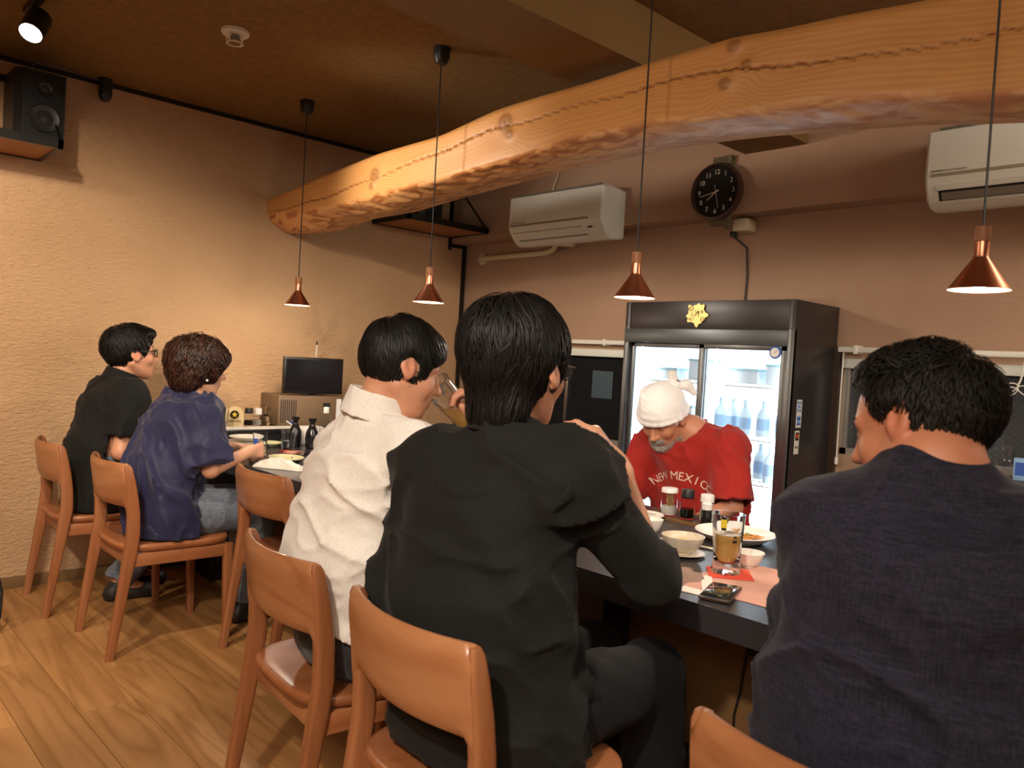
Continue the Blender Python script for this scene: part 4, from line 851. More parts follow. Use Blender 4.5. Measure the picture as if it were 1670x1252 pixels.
# back shelf under the right window with cups and a blue carton
bs_ = thing('back_counter', 'dark back counter under the right window', 'counter', (3.45, .45, 0)); G().box((-.10, -1.2, .86), (.225, .62, .90), .003).obj('worktop', 'brownd', bs_); G().box((-.08, -1.18, 0), (.22, .60, .86)).obj('cabinet', 'brownd', bs_)
for k, (y, z, lab) in enumerate(((1.005, .9005, 'dim glass cup by the right window, leftmost one'), (.935, .9005, 'dim glass cup by the right window under another cup'), (.935, .966, 'dim glass cup stacked on top of another by the right window'))):
    c_ = thing('glass_cup', lab, 'glass', (3.55, y, z), 0, 'cups by the right window'); G().lathe([(0, 0), (.026, 0), (.03, .06), (.028, .06), (.024, .004), (0, .003)], n=24).obj('glass_body', 'glass', c_)
ct = thing('blue_carton', 'narrow blue and white carton under the window at the right edge', 'carton', (3.52, .872, .9005), radians(10)); G().box((-.02, -.022, 0), (.02, .022, .085), .002).obj('carton', 'blues', ct); G().box((-.0205, -.016, .02), (-.0195, .016, .07)).obj('printed_panel', 'blue', ct)
# bag straps at the left edge
bg = thing('bag_strap', 'black looped bag strap standing on the floor at the left edge', 'strap', (.715, 3.78, 0))
G().tube([(.015, 0, .004), (.030, .01, .08), (.035, .02, .17), (.022, .03, .235), (0, .03, .262), (-.03, .03, .265), (-.08, .03, .22), (-.1, .03, .1), (-.10, .03, .0)], .0055, 8).obj('strap', 'black', bg); G().tube([(.008, .0, .004), (.012, 0, .10), (.002, 0, .17), (-.02, 0, .20), (-.06, 0, .16), (-.08, 0, .0)], .009, 8).obj('strap', 'black', bg)
G().box((-.28, -.1, 0), (-.07, .12, .22), .03).obj('bag_body', 'black', bg)

# ============================================================ chairs
def make_chair():
    t = thing('dining_chair', '', 'chair')
    def post(s):
        return G().sweep([(-.255, s * .205, 0, .015, .0145), (-.235, s * .205, .14, .018, .015), (-.214, s * .205, .28, .021, .0155), (-.196, s * .205, .40, .0245, .016), (-.186, s * .205, .485, .025, .016), (-.188, s * .205, .56, .024, .0165), (-.196, s * .204, .63, .023, .017), (-.207, s * .203, .70, .020, .0165), (-.215, s * .202, .745, .016, .0155), (-.2175, s * .201, .759, .010, .012)], 16, 4.2)
    for s in (-1, 1): post(s).obj('rear_leg', 'chair', t, ang=50)
    for s in (-1, 1): G().sweep([(.212, s * .197, 0, .0145, .0145), (.207, s * .197, .2, .0175, .0165), (.203, s * .197, .405, .0205, .018)], 16, 4.5).obj('front_leg', 'chair', t, ang=50)
    # curved back panel
    nu, nv = 36, 12; vs = []
    def xb(u, z): # front surface
        return np.interp(z, [.5, .56, .63, .70, .76], [-.176, -.178, -.184, -.194, -.205]) - .052 * (1 - u * u)
    for side in (0, 1):
        for j in range(nv + 1):
            for i in range(nu + 1):
                u = -1 + 2 * i / nu; a = abs(u)
                zb = .590 - .062 * max(0, (a - .80) / .20) ** 2.2; zt_ = .764 - .016 * max(0, (a - .93) / .07) ** 2
                v = j / nv; z = zb + (zt_ - zb) * v
                th_ = (.024 + .012 * a ** 4) * (1 - .55 * abs(2 * v - 1) ** 6)
                x = xb(u, z) - (0 if side == 0 else th_) - (.5 * (.024 - th_) if side == 0 and th_ < .024 else 0) * 1
                vs.append((x, u * .213, z))
    fs = []; m_ = (nu + 1) * (nv + 1)
    for j in range(nv):
        for i in range(nu):
            q = j * (nu + 1) + i; fs.append((q, q + 1, q + nu + 2, q + nu + 1)); fs.append((m_ + q, m_ + q + nu + 1, m_ + q + nu + 2, m_ + q + 1))
    for i in range(nu):
        fs.append((i, m_ + i, m_ + i + 1, i + 1)); q = nv * (nu + 1) + i; fs.append((q, q + 1, m_ + q + 1, m_ + q))
    for j in range(nv):
        q = j * (nu + 1); fs.append((q, q + nu + 1, m_ + q + nu + 1, m_ + q)); q += nu; fs.append((q, m_ + q, m_ + q + nu + 1, q + nu + 1))
    G().add(vs, fs).obj('backrest', 'chairh', t, ang=50)
    # seat: dished board with rounded corners
    def ring(sc_, z, dish=0):
        o = []
        for k in range(48):
            a = 2 * pi * k / 48; c_, s_ = cos(a), sin(a); p = 2 / 4.5
            x = math.copysign(abs(c_) ** p, c_); y = math.copysign(abs(s_) ** p, s_)
            hw = .212 + .012 * (x + 1) / 2 - .03 * max(0, -x - .5)
            X, Y_ = x * .228 * sc_ + .002, y * hw * sc_
            o.append((X, Y_, z - dish * (max(0, 1 - ((X + .03) / .2) ** 2) * .6 + .4 * max(0, 1 - (Y_ / .2) ** 2)) * .010))
        return o
    rings = [ring(.0001, .405), ring(.90, .405), ring(.97, .411), ring(.995, .423), ring(1.0, .430), ring(.985, .4385), ring(.95, .441, .2), ring(.8, .441, .7), ring(.55, .441, 1), ring(.25, .441, 1), ring(.0001, .441, 1)]
    vs = [p for r in rings for p in r]; fs = [(j * 48 + k, j * 48 + (k + 1) % 48, (j + 1) * 48 + (k + 1) % 48, (j + 1) * 48 + k) for j in range(len(rings) - 1) for k in range(48)]
    G().add(vs, fs).obj('seat', 'chairs', t, ang=60)
    for s in (-1, 1): G().box((-.19, s * .199 - .010, .355), (.20, s * .199 + .010, .406), .003).obj('side_rail', 'chairs', t)
    G().box((-.190, -.195, .350), (-.170, .195, .406), .003).obj('rear_rail', 'chairh', t); G().box((.195, -.19, .350), (.213, .19, .406), .003).obj('front_rail', 'chairh', t)
    return t
CH = [(1.20, 4.10, -2, 'wooden chair of the man in the black shirt by the plaster wall'),
      (1.262, 3.452, 0, 'wooden chair of the woman in the navy blouse'),
      (1.665, 2.935, 0, 'empty wooden chair pushed in at the counter'),
      (1.165, 1.785, -5, 'wooden chair of the man in the white shirt'),
      (1.125, 1.195, -3.5, 'wooden chair of the man in the black long-sleeved top, nearest full chair'),
      (1.225, .422, 0, 'wooden chair at the bottom right corner, only its backrest in view')]
ch0 = None
for i, (x, y, rz, lab) in enumerate(CH):
    if ch0 is None: c_ = make_chair(); ch0 = c_
    else:
        c_ = thing('dining_chair', lab, 'chair')
        for k in ch0.children: copy_tree(k, c_)
    tag(c_, lab, 'chair', 'wooden chairs along the counter'); c_.location = (x, y, 0); c_.rotation_euler = (0, 0, radians(rz))
# ============================================================ people: bodies and clothes grown as smooth implicit surfaces
def V3(*a): return np.array(a, float)
class Vol:
    def __init__(s, lo, hi, h):
        s.h = h; s.lo = np.array(lo, float); s.n = np.ceil((np.array(hi) - s.lo) / h).astype(int) + 1
        s.a = np.full(s.n, 0.06, np.float32)
    def sub(s, lo, hi, m):
        i0 = np.maximum(0, np.floor((np.array(lo) - m - s.lo) / s.h).astype(int)); i1 = np.minimum(s.n, np.ceil((np.array(hi) + m - s.lo) / s.h).astype(int) + 1)
        if np.any(i1 <= i0): return None
        ax = [(s.lo[k] + s.h * np.arange(i0[k], i1[k])).astype(np.float32) for k in range(3)]
        return tuple(slice(i0[k], i1[k]) for k in range(3)), ax[0][:, None, None], ax[1][None, :, None], ax[2][None, None, :]
    def _mix(s, sl, d, k, op):
        a = s.a[sl]
        if op == 'u':
            if k > 0:
                hh = np.maximum(k - np.abs(a - d), 0) / k; s.a[sl] = np.minimum(a, d) - hh * hh * k * 0.25
            else: s.a[sl] = np.minimum(a, d)
        elif op == 's':
            d = -d
            if k > 0:
                hh = np.maximum(k - np.abs(a - d), 0) / k; s.a[sl] = np.maximum(a, d) + hh * hh * k * 0.25
            else: s.a[sl] = np.maximum(a, d)
        elif op == 'i': s.a[sl] = np.maximum(a, d)
    def cone(s, a, b, ra, rb, k=.02, op='u', lat=None, w=1.0, cuts=(), shell=0.0):
        """tapered capsule a-b; along the unit vector lat it is w times wider; cuts = [(point, dir)] planes"""
        a = np.array(a, float); b = np.array(b, float); R = max(ra, rb) * max(w, 1)
        r = s.sub(np.minimum(a, b) - R, np.maximum(a, b) + R, k + .02 + shell)
        if r is None: return
        sl, X, Y, Z = r
        px, py, pz = X - a[0], Y - a[1], Z - a[2]; ab = b - a
        if lat is not None:
            lat = np.array(lat, float); lat /= np.linalg.norm(lat); f = 1 / w - 1
            dl = px * lat[0] + py * lat[1] + pz * lat[2]; px = px + dl * f * lat[0]; py = py + dl * f * lat[1]; pz = pz + dl * f * lat[2]
            ab = ab + ab.dot(lat) * f * lat
        t = np.clip((px * ab[0] + py * ab[1] + pz * ab[2]) / max(ab.dot(ab), 1e-9), 0, 1)
        d = np.sqrt((px - t * ab[0]) ** 2 + (py - t * ab[1]) ** 2 + (pz - t * ab[2]) ** 2) - (ra + (rb - ra) * t)
        if shell: d = np.abs(d) - shell
        for c, n in cuts:
            n = np.array(n, float); n /= np.linalg.norm(n); d = np.maximum(d, (X - c[0]) * n[0] + (Y - c[1]) * n[1] + (Z - c[2]) * n[2])
        s._mix(sl, d, k, op)
    def ell(s, M_, c, r, k=.02, op='u', rot=None):
        """ellipsoid in the frame M_ (4x4 to world), centre c, radii r, optional euler rot"""
        T = M_ @ Matrix.Translation(Vector(c)) @ (Euler(rot).to_matrix().to_4x4() if rot else Matrix.Identity(4)); I = np.array(T.inverted()); wc = np.array(T.translation)
        R = max(r); q = s.sub(wc - R, wc + R, k + .02)
        if q is None: return
        sl, X, Y, Z = q
        L = [I[i, 0] * X + I[i, 1] * Y + I[i, 2] * Z + I[i, 3] for i in range(3)]
        k0 = np.sqrt(sum((L[i] / r[i]) ** 2 for i in range(3))); k1 = np.sqrt(sum((L[i] / r[i] ** 2) ** 2 for i in range(3))) + 1e-9
        s._mix(sl, k0 * (k0 - 1) / k1, k, op)
    def cap(s, M_, a, b, ra, rb, k=.01, op='u', **q):
        s.cone(M_ @ Vector(a), M_ @ Vector(b), ra, rb, k, op, **q)
    def plane(s, c, n, k=0):
        """keep the side opposite to n"""
        n = np.array(n, float); n /= np.linalg.norm(n); sl, X, Y, Z = s.sub(s.lo, s.lo + s.n * s.h, .1)
        s.a[sl] = np.maximum(s.a[sl], (X - c[0]) * n[0] + (Y - c[1]) * n[1] + (Z - c[2]) * n[2])
    def fold(s, amp, fn):
        sl, X, Y, Z = s.sub(s.lo, s.lo + s.n * s.h, .1)
        m = np.abs(s.a) < .03
        idx = np.argwhere(m)
        P = s.lo + idx * s.h
        s.a[m] += (amp * fn(P)).astype(np.float32)
    def mesh(s):
        a = s.a; n = np.array(a.shape); ins = a < 0
        c = ins[:-1, :-1, :-1].astype(np.int8)
        tot = np.zeros(n - 1, np.int8)
        for dx in (0, 1):
            for dy in (0, 1):
                for dz in (0, 1): tot += ins[dx:n[0] - 1 + dx, dy:n[1] - 1 + dy, dz:n[2] - 1 + dz]
        act = (tot > 0) & (tot < 8); cells = np.argwhere(act)
        idm = np.full(n - 1, -1, np.int32); idm[act] = np.arange(len(cells))
        pos = np.zeros((len(cells), 3)); cnt = np.zeros(len(cells))
        co = [(dx, dy, dz) for dx in (0, 1) for dy in (0, 1) for dz in (0, 1)]
        val = {q: a[cells[:, 0] + q[0], cells[:, 1] + q[1], cells[:, 2] + q[2]] for q in co}
        for q in co:
            for ax in range(3):
                if q[ax] == 0:
                    q2 = list(q); q2[ax] = 1; q2 = tuple(q2); v0, v1 = val[q], val[q2]; mk = (v0 < 0) != (v1 < 0)
                    t = np.where(mk, v0 / np.where(mk, v0 - v1, 1), 0); p = np.tile(np.array(q, float), (len(cells), 1)); p[:, ax] = t
                    pos[mk] += p[mk]; cnt[mk] += 1
        P = s.lo + (cells + pos / cnt[:, None]) * s.h
        F = []
        for ax in range(3):
            b1, b2 = (ax + 1) % 3, (ax + 2) % 3
            sl0 = [slice(1, -1)] * 3; sl0[ax] = slice(0, -1); sl1 = list(sl0); sl1[ax] = slice(1, None)
            s0, s1 = ins[tuple(sl0)], ins[tuple(sl1)]; ch = np.argwhere(s0 != s1)
            off = np.ones(3, int); off[ax] = 0; e = ch + off; fl = s0[tuple(ch.T)]
            def g_(d1, d2):
                q = e.copy(); q[:, b1] -= d1; q[:, b2] -= d2; return idm[tuple(q.T)]
            quad = np.stack([g_(1, 1), g_(0, 1), g_(0, 0), g_(1, 0)], 1); quad[~fl] = quad[~fl][:, ::-1]; F.append(quad)
        F = np.concatenate(F); F = F[(F >= 0).all(1)]
        return P, F
    def obj(s, name, material, parent=None, smooth_it=1, colour=None):
        P, F = s.mesh()
        for _ in range(smooth_it):
            Q = np.zeros_like(P); c = np.zeros(len(P))
            for i in range(4):
                np.add.at(Q, F[:, i], P[F[:, (i + 1) % 4]]); np.add.at(Q, F[:, i], P[F[:, (i - 1) % 4]]); np.add.at(c, F[:, i], 2)
            P = P * .5 + .5 * Q / np.maximum(c, 1)[:, None]
        me = bpy.data.meshes.new(name); me.vertices.add(len(P)); me.vertices.foreach_set('co', P.astype(np.float32).ravel())
        me.loops.add(len(F) * 4); me.loops.foreach_set('vertex_index', F.astype(np.int32).ravel()); me.polygons.add(len(F))
        me.polygons.foreach_set('loop_start', np.arange(0, len(F) * 4, 4, dtype=np.int32)); me.polygons.foreach_set('use_smooth', [True] * len(F)); me.update(); me.validate()
        me.materials.append(M[material] if isinstance(material, str) else material)
        if colour is not None:
            at = me.attributes.new('tint', 'FLOAT_COLOR', 'POINT'); c = colour(P); at.data.foreach_set('color', np.concatenate([c, np.ones((len(c), 1))], 1).astype(np.float32).ravel())
        o = bpy.data.objects.new(name, me); COL.objects.link(o)
        if parent is not None: o.parent = parent; o.matrix_parent_inverse = parent.matrix_basis.inverted()
        return o

_r = np.random.default_rng(5); _LAT = _r.uniform(-1, 1, (64, 64, 64)).astype(np.float32)
def vnoise(P):
    i = np.floor(P).astype(int); f = P - i; f = f * f * (3 - 2 * f); i &= 63; j = (i + 1) & 63
    x0, y0, z0 = i.T; x1, y1, z1 = j.T; fx, fy, fz = f.T; L = _LAT
    return ((L[x0, y0, z0] * (1 - fx) + L[x1, y0, z0] * fx) * (1 - fy) + (L[x0, y1, z0] * (1 - fx) + L[x1, y1, z0] * fx) * fy) * (1 - fz) + ((L[x0, y0, z1] * (1 - fx) + L[x1, y0, z1] * fx) * (1 - fy) + (L[x0, y1, z1] * (1 - fx) + L[x1, y1, z1] * fx) * fy) * fz
def folds(freq, rot=(0, 0, 0), seed=0, stretch=(1, 1, .35), warp=.6):
    """ridged, stretched noise: long soft creases"""
    Rm = np.array(Euler([radians(q) for q in rot]).to_matrix())
    def f(P):
        Q = P + seed * 7.3; Q = Q @ Rm.T; W_ = np.stack([vnoise(Q * 5 + 3), vnoise(Q * 5 + 17), vnoise(Q * 5 + 31)], 1) * warp / freq * 2
        Q = (Q + W_) * np.array(stretch) * freq
        r1 = 1 - np.abs(vnoise(Q)) * 2.2; r2 = vnoise(Q * 2.1 + 5)
        return -(np.clip(r1, 0, 1) ** 2.2) + .3 * r2 * .5
    return f

def skin_mat(name, base, lip=None):
    m = bpy.data.materials.new(name); nt, b = nodes(m); N, L = nt.nodes, nt.links
    a = N.new('ShaderNodeAttribute'); a.attribute_name = 'tint'
    n = N.new('ShaderNodeTexNoise'); n.inputs['Scale'].default_value = 28; n.inputs['Detail'].default_value = 4
    g = N.new('ShaderNodeNewGeometry'); L.new(g.outputs['Position'], n.inputs['Vector'])
    hs = N.new('ShaderNodeHueSaturation'); L.new(a.outputs['Color'], hs.inputs['Color']); mr = N.new('ShaderNodeMapRange'); mr.inputs[3].default_value = .9; mr.inputs[4].default_value = 1.1; L.new(n.outputs['Fac'], mr.inputs[0]); L.new(mr.outputs[0], hs.inputs['Value'])
    L.new(hs.outputs[0], b.inputs['Base Color']); b.inputs['Roughness'].default_value = .5; b.inputs['Subsurface Weight'].default_value = .12; b.inputs['Subsurface Radius'].default_value = (.012, .004, .002); b.inputs['Subsurface Scale'].default_value = 1.0
    n2 = N.new('ShaderNodeTexNoise'); n2.inputs['Scale'].default_value = 260; L.new(g.outputs['Position'], n2.inputs['Vector']); bp = N.new('ShaderNodeBump'); bp.inputs['Strength'].default_value = .15; bp.inputs['Distance'].default_value = .001; L.new(n2.outputs['Fac'], bp.inputs['Height']); L.new(bp.outputs[0], b.inputs['Normal'])
    return m
SKIN = srgb(206, 148, 116)
M['skin'] = skin_mat('skin', SKIN)
def fabric(name, col, col2=None, weave=700, rough=.85, fold=.5, sheen=.15, slub=False):
    m = bpy.data.materials.new(name); nt, b = nodes(m); N, L = nt.nodes, nt.links
    g = N.new('ShaderNodeNewGeometry'); n = N.new('ShaderNodeTexNoise'); n.inputs['Scale'].default_value = weave * .35; n.inputs['Detail'].default_value = 2; L.new(g.outputs['Position'], n.inputs['Vector'])
    n2 = N.new('ShaderNodeTexNoise'); n2.inputs['Scale'].default_value = 14; n2.inputs['Detail'].default_value = 4; L.new(g.outputs['Position'], n2.inputs['Vector'])
    b1 = N.new('ShaderNodeBump'); b1.inputs['Strength'].default_value = .2; b1.inputs['Distance'].default_value = .0006; L.new(n.outputs['Fac'], b1.inputs['Height'])
    b2 = N.new('ShaderNodeBump'); b2.inputs['Strength'].default_value = fold * .6; b2.inputs['Distance'].default_value = .006; L.new(n2.outputs['Fac'], b2.inputs['Height']); L.new(b1.outputs[0], b2.inputs['Normal']); L.new(b2.outputs[0], b.inputs['Normal'])
    src = n
    if slub:
        mp = N.new('ShaderNodeMapping'); mp.inputs['Scale'].default_value = (1, 1, .08); L.new(g.outputs['Position'], mp.inputs[0]); s1 = N.new('ShaderNodeTexNoise'); s1.inputs['Scale'].default_value = 330; L.new(mp.outputs[0], s1.inputs['Vector'])
        mp2 = N.new('ShaderNodeMapping'); mp2.inputs['Scale'].default_value = (.1, .1, 1); L.new(g.outputs['Position'], mp2.inputs[0]); s2 = N.new('ShaderNodeTexNoise'); s2.inputs['Scale'].default_value = 330; L.new(mp2.outputs[0], s2.inputs['Vector'])
        ad = N.new('ShaderNodeMath'); ad.operation = 'ADD'; L.new(s1.outputs['Fac'], ad.inputs[0]); L.new(s2.outputs['Fac'], ad.inputs[1]); hf = N.new('ShaderNodeMath'); hf.operation = 'MULTIPLY'; hf.inputs[1].default_value = .5; L.new(ad.outputs[0], hf.inputs[0]); srcs = hf.outputs[0]
    else: srcs = n.outputs['Fac']
    r = N.new('ShaderNodeValToRGB'); e = r.color_ramp.elements; e[0].position = .38; e[1].position = .62; e[0].color = (*col, 1); c2 = col2 or tuple(min(1, c * 1.25) for c in col); e[1].color = (*c2, 1); L.new(srcs, r.inputs[0]); L.new(r.outputs[0], b.inputs['Base Color'])
    b.inputs['Roughness'].default_value = rough; b.inputs['Sheen Weight'].default_value = sheen; b.inputs['Specular IOR Level'].default_value = .3
    return m
M.update(black_shirt=fabric('black_shirt', (.0045, .0045, .0042), (.0075, .0075, .007), sheen=.03), black_tee=fabric('black_top', (.005, .005, .004), (.0085, .0085, .007), fold=.3, sheen=.03),
         navy=fabric('navy_blouse', srgb(30, 32, 62), srgb(38, 42, 78), rough=.6), navy_linen=fabric('navy_linen', srgb(22, 22, 36), srgb(44, 42, 58), slub=True, fold=.35, sheen=.05),
         white_shirt=fabric('white_shirt', srgb(226, 218, 208), srgb(236, 230, 222), fold=.5), redt=fabric('red_tee', srgb(150, 30, 24), srgb(166, 38, 30), fold=.35),
         denim=fabric('denim', srgb(86, 96, 112), srgb(120, 128, 140), slub=True), denimd=fabric('dark_denim', srgb(44, 54, 70), srgb(60, 72, 88), slub=True),
         black_pants=fabric('black_trousers', (.0028, .0028, .003), (.0045, .0045, .005), sheen=.02), grey_pants=fabric('dark_grey_trousers', (.02, .018, .022), (.03, .028, .032)),
         hair_black=mat('black_hair', (.006, .005, .0045), .5, spec=.28), hair_brown=mat('brown_hair', srgb(32, 18, 13), .45, spec=.4, var=(45, srgb(66, 38, 26))), hair_dark=mat('dark_hair', (.010, .008, .006), .55, spec=.25), beard=mat('grey_beard', srgb(176, 168, 160), .7),
         towel_white=fabric('white_towel', srgb(236, 232, 230), srgb(246, 244, 242), fold=.8, sheen=.4), shoe=mat('shoe', (.02, .018, .016), .5), lens_g=mat('spectacle_lens', (.85, .9, .95), .03, trans=.9, ior=1.05),
         eye=mat('eye', srgb(220, 214, 206), .2), brow=mat('eyebrow', (.012, .009, .007), .8))

def hframe(pos, yaw, pitch, roll=0):
    """head frame: x forward, y to the left, z up. positive pitch looks down"""
    return Matrix.Translation(Vector(pos)) @ Euler((radians(roll), radians(pitch), radians(yaw)), 'XYZ').to_matrix().to_4x4()

def head_sdf(v, H, sz=1.0, fem=0.0, smile=0.0, ear_out=0.0, chub=0.0, mouth_open=0.0, ear_up=0.0):
    S = H @ Matrix.Scale(sz, 4)
    def e(c, r, k=.02, op='u', rot=None): v.ell(H, [q * sz for q in c], [q * sz for q in r], k, op, rot)
    def c_(a, b, ra, rb, k=.01, op='u'): v.cap(H, [q * sz for q in a], [q * sz for q in b], ra * sz, rb * sz, k, op)
    e((-.014, 0, .030), (.097, .077, .088)); e((.028, 0, -.010), (.062, .064, .085), .03)
    e((.034, 0, -.052), (.052, .048 + chub, .058), .03)
    for s in (1, -1):
        c_((-.012, s * (.056 + chub), -.042), (.056, s * .022, -.094), .016, .016, .03)
        e((.058, s * (.040 + chub * .7), -.026), (.026, .022 + chub, .024), .02)
        c_((.080, s * .012, .026), (.070, s * .046, .024), .011, .009, .014)        # brow ridge
        e((.0955, s * .031, .008), (.016, .017, .0115), .010, 's')                   # socket
        e((.0765, s * .031, .0035), (.0125, .0145, .0115), .004)                     # lids
        c_((.0895, s * .020, .0015), (.083, s * .044, .001), .0014, .0012, .002, 's')  # lid slit
        c_((.090, s * .0115, -.036), (.096, s * .010, -.036), .0095, .0085, .008)    # alae
        v.cap(H, (.098 * sz, s * .0065 * sz, -.046 * sz), (.093 * sz, s * .007 * sz, -.040 * sz), .0035 * sz, .003 * sz, .003, 's')  # nostril
        # ear
        eo = .0745 + chub * .4 + ear_out
        e((-.006, s * (eo + .009), -.002 + ear_up), (.0215, .0085, .035), .006, 'u', (s * .28, -.22, s * -.30))
        e((-.001, s * (eo + .0185), .002 + ear_up), (.0125, .0095, .021), .003, 's', (s * .28, -.22, s * -.30))
        e((-.000, s * (eo + .0075), -.030 + ear_up), (.009, .0055, .010), .006)
        e((.010, s * (eo + .004), -.008 + ear_up), (.006, .006, .008), .006)
    e((.064, 0, -.098), (.022, .022, .018), .022)                                   # chin
    c_((.086, 0, .014), (.1095, 0, -.028), .0085, .0095, .012); e((.1115, 0, -.032), (.0105, .0105, .0095), .008)
    e((.076, 0, -.062), (.020, .027, .020), .018)                                   # muzzle
    c_((.0925, .000, -.0585), (.082, .022, -.060 + smile), .0052, .0030, .006); c_((.0925, .000, -.0585), (.082, -.022, -.060 + smile), .0052, .0030, .006)
    dz = mouth_open
    c_((.0905 - dz * .3, .008, -.0705 - dz), (.0905 - dz * .3, -.008, -.0705 - dz), .0062, .0062, .006)
    c_((.094, .016, -.0648 - dz * .5), (.094, -.016, -.0648 - dz * .5), .0018 + dz * .45, .0018 + dz * .45, .002, 's')
def skin_tint(H, sz, base, extra=None, lip=(188, 104, 88), lipw=1.0):
    I = np.array(H.inverted()); base = np.array(base); lipc = np.array(srgb(*lip))
    def f(P):
        L = (P @ I[:3, :3].T + I[:3, 3]) / sz; c = np.tile(base, (len(P), 1))
        d = np.sqrt(((L[:, 0] - .092) / .02) ** 2 + (L[:, 1] / .024) ** 2 + ((L[:, 2] + .0655) / .012) ** 2); w = np.clip(1.3 - d, 0, 1)[:, None] * lipw; c = c * (1 - w) + lipc * w
        for s in (1, -1):
            dn = np.sqrt(((L[:, 0] + .004) / .03) ** 2 + ((L[:, 1] - s * .085) / .02) ** 2 + ((L[:, 2]) / .04) ** 2); w = np.clip(1.1 - dn, 0, 1)[:, None] * .45; c = c * (1 - w) + np.array(srgb(206, 112, 88)) * w
            dc = np.sqrt(((L[:, 0] - .07) / .03) ** 2 + ((L[:, 1] - s * .04) / .02) ** 2 + ((L[:, 2] + .03) / .02) ** 2); w = np.clip(1.0 - dc, 0, 1)[:, None] * .3; c = c * (1 - w) + np.array(srgb(214, 122, 98)) * w
            dl = np.sqrt(((L[:, 0] - .087) / .012) ** 2 + ((L[:, 1] - s * .032) / .015) ** 2 + ((L[:, 2] - .0012) / .0022) ** 2); w = np.clip(1.4 - dl, 0, 1)[:, None] * .85; c = c * (1 - w) + np.array((.02, .012, .01)) * w
        if extra: c = extra(L, c)
        return c
    return f
def brows(H, sz, parent, m='brow', n=70):
    g = G()
    for s in (1, -1):
        for k in range(n):
            t = rng.uniform(0, 1); y = .013 + .034 * t; x = .0915 - .30 * max(0, y - .018) - .004 * t; z = .027 + .006 * math.sin(t * 2.4) + rng.uniform(-.003, .003)
            p = Vector((x, s * y, z)) * sz; q = p + Vector((-.002, s * .007, .0015)) * sz; g.tube([H @ p, H @ q], [.0007, .0004], 3, caps=False)
    o = g.obj('eyebrows', m, parent); o.matrix_parent_inverse = parent.matrix_basis.inverted(); return o

